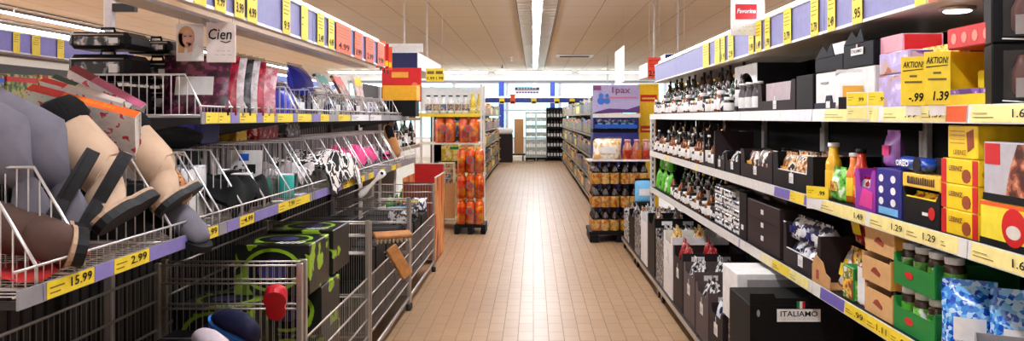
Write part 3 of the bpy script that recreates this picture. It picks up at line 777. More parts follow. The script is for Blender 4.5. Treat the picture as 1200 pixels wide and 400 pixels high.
# boxes the books lean on, picture books
c = carton('shoe_box', .32, .16, .26, BLACK, None, None); place(c, (-1.425, 2.345, 1.126), FZ); tag(c, 'black shoe box under the picture books in the first basket', 'box')
def book(name, w, h, t, cover, spine, band=None, title=None, tm=None):
    """lying flat, spine at y=0 facing -y"""
    r = E(name)
    MB().box(-w/2+.004, w/2-.004, .002, h-.004, .003, t-.003).build('pages', mat('paper', (232,226,216), .8), r)
    mb = MB(); mb.box(-w/2, w/2, 0, h, 0, .0025); mb.box(-w/2, w/2, 0, h, t-.0025, t); mb.box(-w/2, w/2, -.002, .0015, 0, t); mb.build('cover', cover, r)
    MB().box(-w/2+.001, w/2-.001, -.0032, -.0021, .001, t-.001).build('spine', spine, r)
    if band: MB().box(-w/2, -w/2+w*.3, -.0042, -.0033, .001, t-.001).build('spine_band', band, r)
    if title: text(title, t*.62, tm or WHITE, r, (w*.08, -.0055, t*.5), width=w*.42)
    return r
BG = 'picture books on the boots'
def bk(w, h, t, cov, sp, band, title, toe, up, loc, label):
    o = book('picture_book', w, h, t, cov, sp, band, title, GOLD); x = Vector(toe).normalized(); u = Vector(up); u = (u-x*u.dot(x)).normalized(); y = u.cross(x)
    o.rotation_euler = Matrix((x, y, u)).transposed().to_euler(); o.location = loc; tag(o, label, 'book', BG)
orange2 = mat('spine_orange', (240,106,36), .4); red2 = mat('spine_red', (206,44,44), .4)
def pp(x, y, d): return Vector(((x-CX)/F*d, d, H+(CY-y)/F*d))
# a fan of big books: the long spine edges run from upper left to lower right
def spine_book(p0, p1, d0, d1, h, t, cov, sp, band, title, label, up):
    a, b_ = pp(*p0, d0), pp(*p1, d1); x = (b_-a); w = x.length
    bk(w, h, t, cov, sp, band, title, x, up, (a+b_)/2, label)
spine_book((30,106), (158,139), 2.28, 2.3, .24, .036, P_BOOK, orange2, red2, 'Sticker-Set', 'orange-spined Sticker-Set book with floral cover lying over the boots', (.1, .85, .5))
spine_book((46,96), (142,122), 2.37, 2.39, .22, .024, P_BOOK, mat('spine_grey', (206,190,178), .5), red2, None, 'grey book with red spine end just behind the Sticker-Set book', (.1,.85,.5))
spine_book((60,92), (150,127), 2.45, 2.47, .22, .024, P_BOOK, mat('spine_sage', (196,190,176), .5), mat('spine_green', (30,70,56), .5), None, 'book with dark green spine end in the fan of books', (.1,.85,.5))
spine_book((80,82), (164,128), 2.53, 2.55, .22, .036, P_BOOK, mat('spine_pink', (190,96,128), .4), mat('spine_wine', (130,36,44), .4), None, 'pink-spined book with wine red end on top of the fan', (.15,.85,.5))
# red cloth under the first basket's near end
mb = MB(); mb.loft([[(x, 1.66+.1*k+.015*math.sin(9*x+k), 1.126+.016*math.sin(x*14+k*1.7)+.016) for x in [-1.5+.38*i/14 for i in range(15)]] for k in range(4)], 0, False, None, False)
tag(mb.build('red_scarf', mat('scarf_red', (196,40,36), .9, bump=.4)), 'crumpled red cloth at the near end of the first basket', 'cloth')
# leopard slipper, grey slipper
s = shoe('slipper', P_LEO, SOLE, None); frame_place(s, (.7, -.35, -.5), (.35, -.8, .5), (-1.21, 2.5, 1.31)); s.scale = (.8,.68,.7); tag(s, 'brown leopard slipper seen from its sole side in the first basket', 'slipper')
s = shoe('slipper', GREYFELT, RUBBER, FUR); frame_place(s, (.8, -.5, -.3), (.2, -.1, .95), (-1.2, 2.52, 1.14)); tag(s, 'grey slipper beside the tan boots near the lower price rail', 'slipper')

# ---------------------------------------------------------------- packed goods in the lower baskets
def drape(name, w, d, h, m, seed, drop=.14):
    ro = random.Random(seed); rows = []
    for j in range(14):
        v = j/13; row = []
        for i in range(20):
            u = i/19*2-1
            y = v*(d+drop); z = h*(1-.35*abs(u)**3)+.018*math.sin(9*u+3*v+seed)+.012*math.sin(14*v+5*u)
            if y > d: z -= (y-d)*1.0; yy = d+.25*(y-d)
            else: yy = y
            row.append((u*w/2, -yy, z))
        rows.append(row)
    r = E(name); mb = MB(); mb.loft(rows, 0, False, None, False)
    mb.loft([[(x, y, z-.014) for x, y, z in rr] for rr in rows], 0, False, None, False)
    mb.build('cloth', m, r)
    MB().box(-.03, .03, -d*.5-.03, -d*.5, h+.03, h+.033).build('care_label', WHITE, r)
    return r
def garment(name, w, h, d, m, label=None, lm=None):
    r = E(name)
    MB().pillow(w, h, d, 8, 8, seed=len(name)+int(w*100), wrinkle=.25).build('folded_cloth', m, r)
    if label: MB().box(-w*.2, w*.2, -.002, .0, h*.3, h*.62).build('paper_label', lm or WHITE, r)
    return r
def lput(key, fn, px, z, X, label, cat, group=None, rz=LZ, rx=0, ry=0, d=None):
    dd = d if d else F*-X/(CX-px)
    return put(key, fn, (X, dd, z), rz, label, cat, group, rx, ry)
ZL = 1.121
lput('bwbox', lambda: carton('gift_box', .2, .2, .14, P_NAVYW, WHITE, P_NAVYW), 0, ZL, -1.24, 'white and blue printed box in the second basket, closest to the camera', 'box', None, LZ, 0, 0, 2.81)
o = drape('black_shirt', .44, .24, .14, mat('black_cloth', (12,12,14), .85, bump=.4), 11, .09); place(o, (-1.37, 3.06, ZL), LZ); tag(o, 'black shirt with white tags slumped over the lower price rail', 'garment')
MB().prism([(-.1,-.27),(-.02,-.26),(-.03,-.19),(-.09,-.2)], 2, .158, .161).build('paper_tag', WHITE, o)
lput('blkpk', lambda: garment('garment_pack', .18, .26, .07, mat('black_cloth', (14,14,16), .85, bump=.4), False), 0, ZL, -1.3, 'black garment standing behind the white photo card', 'garment', None, LZ, -.1, 0, 3.02)
def photo_card():
    r = E('photo_card'); MB().cbox(-.075, .075, 0, .004, 0, .17, .001).build('card', WHITE, r)
    MB().box(-.05, .05, -.0012, -.0002, .07, .11).build('printed_people', P_WB, r); MB().box(-.022, .02, -.0012, -.0002, .125, .155).build('logo_square', BLUE, r); return r
lput('photocard', photo_card, 0, ZL+.07, -1.235, 'white card with small photo and blue square among black garments', 'card', None, FZ, -.08, 0, 3.27)
c = carton('card_support', .12, .066, .05, BLACK, None, None); place(c, (-1.235, 3.265, ZL), FZ); tag(c, 'small black box the white photo card stands on', 'box')
lput('greencloth', lambda: garment('garment_pack', .18, .1, .1, mat('green_cloth', (20,96,76), .8, bump=.4)), 0, ZL, -1.22, 'dark green folded cloth at the end of the second basket', 'garment', None, LZ, 0, 0, 3.58)
lput('tealcan', lambda: can('tin', .04, .11, TEAL, LIDWHT), 0, ZL, -1.14, 'teal tin beside the dark green cloth', 'tin', None, LZ, 0, 0, 3.66)
for k in range(6):
    lput('plshoe%d' % (k % 2), (lambda: garment('garment_pack', .1, .19, .05, P_GARM['white'], True)) if k % 2 else (lambda: garment('garment_pack', .1, .2, .05, P_MESH, True, GREY)), 0, ZL, -1.46+.0*k, f'wrapped garment pack behind in the second basket, {ORD[k]} from the camera', 'garment', 'packs at the back of the second basket', LZ, -.08, 0, 2.76+.17*k)
# black fur hats and shirts over the second basket
def fluffy(name, w, h, d, m, seed):
    ro = random.Random(seed); rings = []
    for j in range(9):
        v = j/8; k = math.sin(PI*min(1, .12+v*.88))**.6
        rings.append([(w/2*k*math.cos(2*PI*i/18)*(1+ro.uniform(-.06,.06)), d/2+d/2*k*math.sin(2*PI*i/18)*(1+ro.uniform(-.06,.06)), h*v+ro.uniform(-.006,.006)) for i in range(18)])
    r = E(name); MB().loft(rings).build('fleece_body', m, r)
    MB().loft([[(x*1.01+0, y, z+.002) for x, y, z in rings[3]], [(x*1.03, d/2+(y-d/2)*1.03, z+.012) for x, y, z in rings[3]], [(x*1.01, y, z+.022) for x, y, z in rings[3]]], 0, False).build('hem', FUR, r)
    return r
lput('furhat', lambda: fluffy('fleece_hat', .42, .085, .22, FUR, 4), 0, 1.384, -1.3, 'black fleece hat lying across the dividers of the second basket', 'hat', None, LZ, 0, 0, 2.95)
lput('furhat2', lambda: fluffy('fleece_hat', .16, .07, .14, FUR, 9), 0, 1.384, -1.36, 'small black fleece hat above the tan boots', 'hat', None, LZ, 0, 0, 2.5)
# packs on the back wall above the baskets
for k, (y, w, m, lab) in enumerate(((2.3,.16,P_GREEN,'pale green printed box on the ledge behind the tan boots'), (2.48,.14,printed('teal_map_print',[(60,190,180),(120,210,200),(230,232,230),(170,110,60)],14),'teal printed box on the ledge behind the tan boots'), (3.22,.25,None,'white box with blue lid band above the second basket'), (3.52,.2,NAVY,'navy box beside the white box with blue lid band'), (3.9,.14,P_YEL,'yellow printed pack above the third basket'), (4.3,.3,P_RED,'red printed pack above the third basket'), (4.75,.24,P_MESH,'grey printed pack above the third basket'))):
    c = carton('gift_box', w, .1, .1, m or WHITE, None, None); place(c, (-1.48, y, 1.3815), LZ); tag(c, lab, 'box')
    if m is None: MB().box(-w/2-.001, w/2+.001, -.002, -.0005, .055, .1).build('lid_band', mat('band_blue', (50,50,190), .4), c)
# zebra and pink textiles
z = drape('fleece_blanket', .72, .3, .17, P_ZEBRA, 2, .14); place(z, (-1.4, 4.42, ZL), LZ); tag(z, 'black and white zebra fleece blanket spilling over the lower price rail', 'blanket')
z = drape('fleece_blanket', .7, .26, .16, PINK, 5, .06); place(z, (-1.42, 5.35, ZL), LZ); tag(z, 'bright pink fleece blanket in the fourth lower basket', 'blanket')
z = drape('fleece_blanket', .4, .26, .12, mat('pale_grey_cloth', (196,186,186), .9), 8, .02); place(z, (-1.42, 3.98, ZL), LZ); tag(z, 'pale grey cloth folded before the zebra blanket', 'blanket')
mz = [('white_shoe_box', P_NAVYW, .14), ('dark', P_MESH, .12), ('sky', SKYBLUE, .1)]
for k in range(5):
    lput('gp%d' % (k % 3), (lambda k=k: garment('garment_pack', .16, .16, .08, [P_MESH, P_GARM['black'], P_GARM['white']][k % 3], True, SKYBLUE if k == 1 else WHITE)), 0, ZL, -1.3, f'wrapped garment in the far lower baskets, {ORD[k]} past the pink blanket', 'garment', 'packs in the far lower baskets', LZ, -.1, 0, 5.8+.2*k+(.04 if k > 1 else 0))
lput('pinkscarf', lambda: fluffy('scarf', .09, .06, .06, PINK, 3), 0, 1.175, -1.11, 'small pink cloth poking over the rail of the fourth lower basket', 'cloth', None, LZ, 0, 0, 5.95)
s = shoe('slipper', mat('camel_suede', (200,140,84), .85, bump=.2), SOLE, FUR); frame_place(s, (.3,-.15,-.8), (.3,-.9,.1), (-1.2, 6.4, 1.34)); tag(s, 'camel slipper standing heel up in the fifth lower basket', 'slipper')

# ---------------------------------------------------------------- goods in the upper baskets
ZU = 1.511
def zipbag(name, w, h, d, seed=1):
    r = E(name); MB().cbox(-w/2, w/2, 0, d, 0, h, .018).build('bag_body', mat('black_nylon', (24,23,26), .4, bump=.3), r)
    MB().cbox(-w*.36, w*.36, -.006, .0, h*.18, h*.7, .004).build('front_pocket', P_MESH, r)
    mb = MB(); mb.tube([(-w*.42, -.004, h*.82), (w*.42, -.004, h*.82)], .0025, 5); mb.build('zip', STEEL, r)
    mb = MB(); mb.tube([(-w*.12, d*.4, h+.001), (-w*.1, d*.4, h+.018), (w*.1, d*.4, h+.018), (w*.12, d*.4, h+.001)], .005, 6); mb.build('handle', BLACK, r)
    MB().box(w*.2, w*.34, -.0085, -.0065, h*.3, h*.62).build('price_label', WHITE, r)
    return r
bags = [(-1.525, 2.78, 0, .22, .1), (-1.47, 3.0, 0, .2, .1), (-1.53, 2.78, 1, .22, .095), (-1.46, 3.0, 1, .2, .09), (-1.53, 2.78, 2, .22, .06), (-1.46, 2.99, 2, .18, .05)]
bl = ['black zip bag at the bottom of the stack beside the pole', 'black zip bag at the bottom of the stack beside the red garments', 'middle black zip bag of the stack beside the pole', 'middle black zip bag beside the red garments, with white tag', 'topmost black zip bag with grey pocket beside the pole', 'small topmost black zip bag below the portrait card']
for k, (x, y, lv, w, h) in enumerate(bags):
    z0 = ZU + [0, .118, .232][lv]
    o = zipbag('zip_bag', w, h, .17); place(o, (x, y-.085, z0), FZ); tag(o, bl[k], 'bag', 'stack of black zip bags')
gcol = ['plum','crimson','white','black','white','crimson','rose','rose']
for k in range(8):
    c = gcol[k]
    lput('gar_'+c, lambda c=c: pouch('garment_pack', .26, .25-.02*(c == 'rose'), .035, P_GARM[c], WHITE if c != 'white' else None, seed=k+4, sealm=FILM), 0, ZU, -1.27, f'{c} bagged garment standing in the upper basket, {ORD[k]} of eight from camera', 'garment', 'garment bags in the upper basket', FZ, -.16, 0, 2.86+.075*k)
lput('lap', lambda: zipbag('laptop_sleeve', .3, .2, .04), 0, ZU, -1.25, 'flat black sleeve leaning behind the rose garment bags', 'bag', None, LZ, -.35, 0, 3.62)
def bluebag(s): return lambda: pouch('blue_bag_pack', .3, .2, .12, mat('blue_bag', (34,44,176), .25, var=.3, scale=14, bump=.6), None, seed=s, sealm=FILM)
lput('bb1', bluebag(3), 0, ZU, -1.24, 'small blue shiny pack just past the black sleeve', 'bag', None, LZ, -.2, 0, 3.98, )
lput('bb2', bluebag(8), 0, ZU+.135, -1.3, 'blue shiny pack lying on top of the grey packs in the upper basket', 'bag', None, LZ, -.3, 0, 4.55)
for k in range(7):
    lput('gk%d' % (k % 3), (lambda k=k: pouch('garment_pack', .22, .13, .1, [P_MESH, P_GARM['black'], P_NAVYW][k % 3], WHITE, seed=k+30, sealm=FILM)), 0, ZU, -1.3, f'grey and black wrapped pack in the far upper baskets, {ORD[k]} from the camera', 'garment', 'packs in the far upper baskets', LZ, 0, 0, [4.3,4.6,5.12,5.4,5.7,6.35,6.8][k])
def magazine(name, w, h, t, m, m2):
    r = E(name); MB().cbox(-w/2, w/2, 0, t, 0, h, .002).build('cover', m, r); MB().box(-w*.46, w*.46, -.001, -.0002, h*.6, h*.94).build('title_panel', m2, r)
    MB().box(-w/2+.004, w/2-.004, .003, t-.003, h+.0002, h+.003).build('page_edge', WHITE, r); return r
for k, (y, m, m2, lab, rx) in enumerate(((4.95, mat('brown_cover', (150,116,96), .5), P_PASTA, 'brown picture board leaning behind the blue shiny pack', -.5), (5.5, P_NAVYW, TEAL, 'white and teal magazine leaning in the upper basket', -.6), (5.9, P_CHOC, RED, 'red-brown folder leaning in the far upper basket', -.5), (6.35, P_GARM['white'], YELLOW, 'white folder with yellow panel near the end of the upper baskets', -.2))):
    o = magazine('folder', .26, .2, .02, m, m2); place(o, (-1.42, y, ZU+.135), LZ, rx); tag(o, lab, 'folder')
# the red poster and gold box closing the row
p = hang_sign('poster', .36, .31, mat('poster_red', (206,30,34), .35), 'big red festive poster with gold ornament at the end of the basket row', (-1.2, 7.0, 1.645), 0, .0, 'poster')
MB().box(-.015, .013, .0035, .012, -.132, .2).build('stand', DKSTEEL, p); MB().box(-.09, .06, -.006, -.0035, .22, .27).build('gold_ornament', GOLD, p)
mb = MB(); mb.tube([(-.17,-.006,.1), (-.06,-.006,.09), (.06,-.006,.11), (.17,-.006,.15)], .007, 6); mb.build('gold_ribbon', GOLD, p); MB().lathe([(.028,0),(.028,.003)], 12, (0,0,0), 0, Matrix.Translation((.12,-.0035,.15)) @ Matrix.Rotation(PI/2, 4, 'X')).build('bow', mat('bow_pink', (230,120,110), .5), p)
c = carton('display_box', .3, .13, .2, mat('amber_card', (242,178,36), .45), ORANGE if False else None, None); place(c, (-1.17, 6.72, ZU+.14), FZ); tag(c, 'amber yellow display box in front of the red poster', 'box')
c = carton('support_box', .28, .137, .2, BLACK, None, None); place(c, (-1.17, 6.72, ZU+.0005), FZ); tag(c, 'black box under the amber yellow display box', 'box')

# ---------------------------------------------------------------- contents of the mesh bins
ZB = .214
def tyre_box():
    r = E('appliance_box'); w, h, d = .34, .23, .34
    MB().cbox(-w/2, w/2, 0, d, 0, h, .004).build('carton', P_DISC, r)
    for nm, off in (('front_print', 0), ('top_print', 1)):
        for k, (rad, m) in enumerate(((.1, mat('lime_print', (150,196,40), .4)), (.085, INK), (.05, mat('violet_print', (54,52,110), .4)))):
            T_ = Matrix.Translation((0, -.0006-.0008*k, h*.5)) @ Matrix.Rotation(PI/2, 4, 'X') if not off else Matrix.Translation((0, d*.5, h+.0006+.0008*k))
            MB().lathe([(rad, 0), (rad, .0008)], 24, (0,0,0), 0, T_ @ Matrix.Diagonal((1.35, 1, 1, 1)) if not off else T_ @ Matrix.Diagonal((1.35, 1.2, 1, 1))).build(nm if k == 0 else 'disc_print', m, r if k == 0 else KIDS[r.name][-1] if False else r)
    mb = MB()
    for q in range(5): mb.prism([(.0+.026*q, .02), (.014+.026*q, .02), (.03+.026*q, .07), (.016+.026*q, .07)], 2, h+.0034, h+.004)
    mb.build('white_slashes', WHITE, r)
    return r
k = 0
for lv in range(2):
    for (x, y) in ((-1.38, 3.32), (-1.02-.17, 3.72), (-1.38, 4.1)):
        for q in ((0,) if lv == 0 else (0,)):
            put('tyre', tyre_box, (x+.0, y-.02*lv, ZB+.236*lv+.001*lv), FZ, f'black and lime box with violet disc, {["lower","upper"][lv]} layer of the bin, {ORD[k % 3]} from camera', 'box', 'black and lime appliance boxes'); k += 1
put('tyre', tyre_box, (-1.19, 3.5, ZB+.475), FZ, 'topmost black and lime box with violet print, near the front of the mesh bin', 'box', 'black and lime appliance boxes', 0, 0)
put('tyre', tyre_box, (-1.2, 3.95, ZB+.475), FZ, 'topmost black and lime box at the rear of the mesh bin', 'box', 'black and lime appliance boxes')
# filler garments and the clogs on top in the first bin
for lv in range(3):
    for q in range(3):
        c = carton('shoe_carton', .34, .14, .24, [BLACK, DKBROWN][(lv+q) % 2], P_MESH, None); place(c, (-1.26, 2.1+.36*q, ZB+.15*lv), FZ)
        tag(c, f'dark shoe carton in the first mesh bin, {["bottom","middle","top"][lv]} layer, {ORD[q]} from camera', 'box', 'dark cartons in the first mesh bin')
navy_s = mat('navy_clog', (22,24,52), .6); SG = 'clogs in the first mesh bin'
def sput(up, sole, lin_, x, y, z, toe, u, label):
    s = shoe('clog', up, sole, lin_); frame_place(s, toe, u, (x, y, z)); s.scale = (.9,.75,.9); tag(s, label, 'clog', SG); return s
sput(navy_s, mat('sole_pale', (190,190,210), .6), PINK, -1.07, 2.44, .685, (-.6,-.75,.1), (.0,-.3,.95), 'navy clog with pale sole lying on the dark cartons')
sput(navy_s, mat('sole_blue', (60,120,200), .5), None, -1.03, 2.72, .72, (-.8,.4,.3), (.45,-.5,.7), 'navy clog with bright blue sole edge turned on its side')
sput(mat('clog_red', (206,22,44), .5), mat('clog_red', (206,22,44), .5), None, -1.0, 2.98, .74, (.2,-.7,.65), (-.1,.6,.75), 'red clog standing toe up in the first mesh bin')
sput(mat('clog_aqua', (110,206,210), .5), WHITE, None, -1.2, 2.35, .68, (.5,-.8,0), (0,0,1), 'aqua clog in front of the navy clogs')
sput(mat('clog_blue', (30,50,130), .5), WHITE, None, -1.32, 2.28, .68, (-.3,-.9,.1), (0,0,1), 'blue clog further back among the clogs of the first bin')
sput(mat('clog_white', (220,200,206), .5), REDINK, None, -1.1, 2.62, .69, (.75,-.6,-.1), (.1,-.4,.9), 'white clog with red sole between the navy clogs')
# third and fourth bin: household things
for lv in range(3):
    for q in range(4):
        c = carton('dark_carton', .5, .15, .3, [BLACK, DARK][(q+lv) % 2], None, None); place(c, (-1.26, 4.6+.34*q, ZB+.155*lv), FZ)
        tag(c, f'black carton in the third mesh bin, {["bottom","middle","top"][lv]} layer, {ORD[q]} from camera', 'box', 'black cartons in the third mesh bin')
def brush(m):
    r = E('wooden_brush'); MB().cbox(-.045, .045, 0, .24, .03, .055, .006).build('handle', m, r)
    mb = MB()
    for i in range(4):
        for j in range(9): mb.tube([(-.033+.022*i, .02+.025*j, .0305), (-.036+.024*i, .015+.026*j, 0)], .006, 5)
    mb.build('bristles', mat('bristle_cream', (220,206,180), .8), r); return r
for k, (x, y, z, toe, u, lab) in enumerate(((-.99, 5.2, .62, (-.45,-.2,.85), (.6,-.75,.3), 'wooden brush leaning up out of the third mesh bin'), (-1.0, 4.8, .72, (-.9,-.4,0), (0,-.2,1), 'wooden brush lying flat at the near end of the third mesh bin'))):
    b = brush(WOOD); frame_place(b, toe, u, (x, y, z)); tag(b, lab, 'brush')
r = E('shoe_horn'); mb = MB()
mb.loft([[(.03*s_*math.cos(2*PI*k/10), y, .01*s_*math.sin(2*PI*k/10)+zz) for k in range(10)] for y, s_, zz in ((0,.2,0), (.01,.7,0), (.06,.8,.004), (.14,.4,.01), (.2,.42,.02), (.25,.9,.03), (.29,.8,.02), (.3,.2,.01))])
mb.build('horn', WHITE, r); MB().lathe([(.012,.0),(.012,.004)], 10, (0,.27,.042)).build('hang_hole', INK, r); frame_place(r, (-.7,-.2,-.7), (.2,-.9,.3), (-1.1, 4.85, 1.0)); r.scale = (.9,.75,.9); tag(r, 'white long shoe horn sticking out above the third mesh bin', 'shoe horn')
c = carton('dark_carton', .3, .17, .26, BLACK, None, None); place(c, (-1.3, 4.8, ZB+.47), FZ); tag(c, 'black carton behind the white shoe horn', 'box')
for lv in range(2):
    for q in range(3):
        c = carton('dark_carton', .5, .2, .36, [BLACK, DARK][(q+lv) % 2], None, None); place(c, (-1.26, 6.1+.42*q, ZB+.205*lv), FZ)
        tag(c, f'black carton in the fourth mesh bin, {["bottom","top"][lv]} layer, {ORD[q]} from camera', 'box', 'black cartons in the fourth mesh bin')
for k in range(5):
    m = [P_WB, SKYBLUE, P_MESH, P_SNACK, P_NAVYW][k]
    o = pouch('wrapped_pack', .2, .14, .12, m, None, seed=50+k, sealm=FILM); place(o, (-1.1-.04*(k % 2), 6.2+.24*k, ZB+.41), FZ, -.1)
    tag(o, ['white and black','pale blue','grey','brown and yellow','navy and white'][k]+' wrapped pack on top of the fourth mesh bin', 'pack', 'packs in the fourth mesh bin')

# red promotion bin
r = tag(E('promotion_bin'), 'cardboard promotion bin with red inside and orange side facing the aisle', 'bin'); place(r, (0,0,0))
x0, x1, y0, y1 = -1.34, -1.0, 7.86, 8.62
OG = printed('orange_streak_print', [(214,96,40),(236,150,80),(240,180,120),(232,120,50),(150,30,30)], 5, stretch=(1,1,.35))
MB().box(x1-.01, x1, y0, y1, .03, .88).build('side_wall', OG, r); MB().box(x0, x0+.01, y0, y1, .03, .88).build('side_wall', OG, r)
MB().box(x0+.01, x1-.01, y0, y0+.01, .03, .84).build('front_wall', mat('bin_brown', (120,60,44), .6), r)
MB().box(x0+.01, x1-.01, y1-.01, y1, .03, .98).build('header_wall', RED, r); MB().box(x0+.01, x1-.01, y0+.01, y1-.01, .03, .6).build('inner_floor', DKBROWN, r)
mb = MB(); mb.box(x1-.012, x1+.003, y0, y1, .881, .89); mb.box(x0, x1, y1-.012, y1+.002, .981, .992); mb.build('white_edge', WHITE, r)
for k in range(3):
    o = pouch('wrapped_pack', .18, .13, .1, [SKYBLUE, P_WB, P_RED][k], None, seed=70+k, sealm=FILM); place(o, (-1.2, 7.95+.2*k, .605), FZ)
    tag(o, ['pale blue','black and white','red'][k]+' wrapped pack inside the red promotion bin', 'pack', 'packs in the promotion bin')
# ================================================================ grocery side (x > 0)
XF = 1.2; XBK = 1.7; RB = [1.0, 2.12, 3.3, 4.45, 5.6, 6.75, 7.9]
Z3, Z2, Z1, Z0 = 1.532, 1.158, .792, .16
GN = ['first','second','third','fourth','fifth','sixth']
RAILW = mat('rail_white', (228,224,218), .35); PALEYEL = mat('pale_yellow_card', (250,232,150), .45); VIOLET = mat('violet_insert', (112,100,180), .4)
def shelf_bay(y0, y1, label, rails):
    r = tag(E('shelf_bay'), label, 'shelving', 'grocery shelving bays'); y0 += .003; y1 -= .003
    MB().box(XBK, XBK+.02, y0, y1, .02, 1.855).build('back_panel', mat('bay_back', (20,18,19), .7), r)
    for y in (y0, y1-.03): MB().cbox(XBK-.028, XBK-.001, y, y+.03, 0, 1.855, .003).build('upright', RAILW, r)
    MB().box(1.64, XBK-.032, y0, y1, .02, .08).build('plinth', BLACK, r)
    for z, cards, nm in zip((Z3, Z2, Z1), rails, ('top','middle','lower')):
        MB().box(XF+.004, XBK-.033, y0, y1, z-.03, z-.002).build('shelf_board', CREAM if nm == 'top' else DARK, r); sb = KIDS[r.name][-1]
        mb = MB(); mb.prism([(XF+.003, z-.048), (XF-.004, z-.048), (XF+.0, z+.004), (XF+.003, z+.004)], 1, y0, y1); mb.build('price_rail', RAILW, sb)
        for y in (y0+.01, y1-.02): MB().prism([(XF+.03, z-.031), (XBK-.04, z-.09), (XBK-.04, z-.031)], 1, y, y+.004).build('shelf_bracket', DKSTEEL, r)
        for (ya, yb, m, tx) in cards:
            ya, yb = max(ya, y0), min(yb, y1)
            if yb-ya < .01: continue
            M_ = MB(); M_.prism([(XF-.0042, z-.044), (XF-.0052, z-.044), (XF-.0012, z+.001), (XF-.0002, z+.001)], 1, ya+.001, yb-.001)
            c = M_.build('price_card', m, r)
            if m in (YELLOW, PALEYEL):
                mb = MB()
                for q in range(2): mb.box(XF-.0062, XF-.0052, ya+(yb-ya)*(.62+.1*q), yb-.012, z-.032+.011*q, z-.0303+.011*q)
                mb.build('small_print', mat('brown_ink', (120,96,40), .6), c)
                if tx: text(tx, .03, INK, c, (XF-.0075, ya+.055, z-.022), RZ, width=.075, bold=.012)
    return r
def rc_(px, X=XF): return [(dep(b, X), dep(a, X), m, tx) for a, b, m, tx in px]
def evenly(y0, y1, n, mats, texts=(None,)):
    w = (y1-y0)/n; return [(y0+w*k, y0+w*(k+1), mats[k % len(mats)], texts[k % len(texts)]) for k in range(n)]
rails = [
 (evenly(1.0, 2.1, 4, [PALEYEL], ['1.69']), evenly(1.0, 2.1, 4, [PALEYEL], ['1.99','1.69']), evenly(1.0, 2.1, 4, [YELLOW])),
 (rc_([(967,1030,PALEYEL,None),(1036,1080,PALEYEL,'.99'),(1080,1110,PALEYEL,'1.39'),(1110,1143,ORANGE,None),(1144,1180,PALEYEL,'1.49')]),
  rc_([(958,1015,PALEYEL,'1.49'),(1020,1062,PALEYEL,'1.29'),(1062,1102,PALEYEL,'1.29'),(1102,1124,PALEYEL,None)]),
  rc_([(962,990,VIOLET,None),(991,1016,YELLOW,'.99'),(1016,1044,YELLOW,'1.11'),(1044,1072,YELLOW,'.99'),(1072,1110,YELLOW,'1.99')])),
 (rc_([(917,964,mat('pale_lilac',(226,222,232),.4),None),(880,915,RAILW,None)]),
  rc_([(908,926,VIOLET,None),(926,943,YELLOW,None),(943,953,VIOLET,None)]),
  rc_([(892,906,mat('cream_card',(236,220,170),.45),None),(906,926,YELLOW,None),(926,948,PALEYEL,None)])),
 (rc_([(846,872,RAILW,None)]), rc_([(868,880,mat('pale_lilac',(226,222,232),.4),None),(880,892,PALEYEL,None),(892,906,mat('pale_lilac',(226,222,232),.4),None)]),
  rc_([(866,888,mat('lilac_card',(176,166,214),.4),None)])),
 (rc_([(823,844,PALEYEL,None)]), rc_([(816,824,PALEYEL,None),(830,836,YELLOW,None),(838,862,mat('pale_lilac',(226,222,232),.4),None)]), rc_([(832,845,mat('lilac_card',(176,166,214),.4),None),(846,858,PALEYEL,None)])),
 (rc_([(786,796,RAILW,None)]), rc_([(780,790,PALEYEL,None),(793,808,RAILW,None)]), rc_([(792,800,mat('cream_card',(236,220,170),.45),None),(804,815,mat('cream_card',(236,220,170),.45),None)])),
]
for i in range(6):
    shelf_bay(RB[i], RB[i+1], f'{GN[i]} bay of the grocery shelving, counted from the camera', rails[i])
MB().box(XF+.06, XBK-.03, 7.9, 7.92, .75, 1.5).build('end_panel', DARK, [o for o in COL.objects if o.name.startswith('shelf_bay')][-1])

def goods(name, fn, xa, xb, z, label, cat, group=None, X=1.225, key=None, rot=RZ, rx=0, n=1, dz=0):
    """one thing across the columns xa..xb; fn(width) builds it"""
    yc, w = span(xa, xb, X)
    o = put(key or (name, round(w, 2)), lambda: fn(w-.006), (X, yc, z+dz), rot, label, cat, group, rx); return o
def hh(yt, xa, xb, z, X=1.225): return max(.02, zat(yt, (dep(xa, X)+dep(xb, X))/2) - z)

# ---------------------------------------------------------------- top shelf, from the camera outwards
def gift_set(w, h=.16):
    r = E('gift_set'); MB().cbox(-w/2, w/2, 0, .1, 0, h, .004).build('box', BLACK, r)
    for sx, mm in ((-1, None), (1, None)):
        MB().lathe([(.02,.04),(.026,.05),(.026,.1),(.016,.12),(.012,.14)], 10, (sx*.05, -.004, -.01)).build('jar_in_window', mat('sausage_brown', (96,44,36), .35), r)
    MB().box(-w*.3, w*.3, -.034, -.032, .02, .07).build('front_label', mat('label_grey', (206,200,204), .5), r)
    MB().box(-w*.42, w*.42, -.036, -.035, .015, h-.02).build('window', glassy('thin_window', (240,238,236), .1, .05), r)
    mb = MB(); mb.tube([(-w*.4,-.003,.012), (0,-.003,.006), (w*.4,-.003,.012)], .002, 5); mb.build('silver_swirl', CHROME, r); return r
put('gift', lambda: gift_set(.24), (1.31, 1.965, Z3), -.35, 'black gift set with two brown jars, lower of two on the top shelf', 'gift set', 'black gift sets')
put('gift', lambda: gift_set(.24), (1.312, 1.97, Z3+.162), -.35, 'black gift set standing on the other one under the canopy', 'gift set', 'black gift sets')
def yellow_tray(w):
    r = open_tray('display_carton', w, .165, .3, .035, mat('carton_yellow', (246,206,30), .45), inner=mat('carton_brown', (196,118,40), .6), notch=.86)
    MB().box(-w/2+.002, w/2-.002, .0, .004, .0355, .05).build('front_lip', P_PURP, r); return r
goods('yt', yellow_tray, 1104, 1168, Z3, 'large yellow display carton with brown inside on the top shelf, almost sold out', 'box')
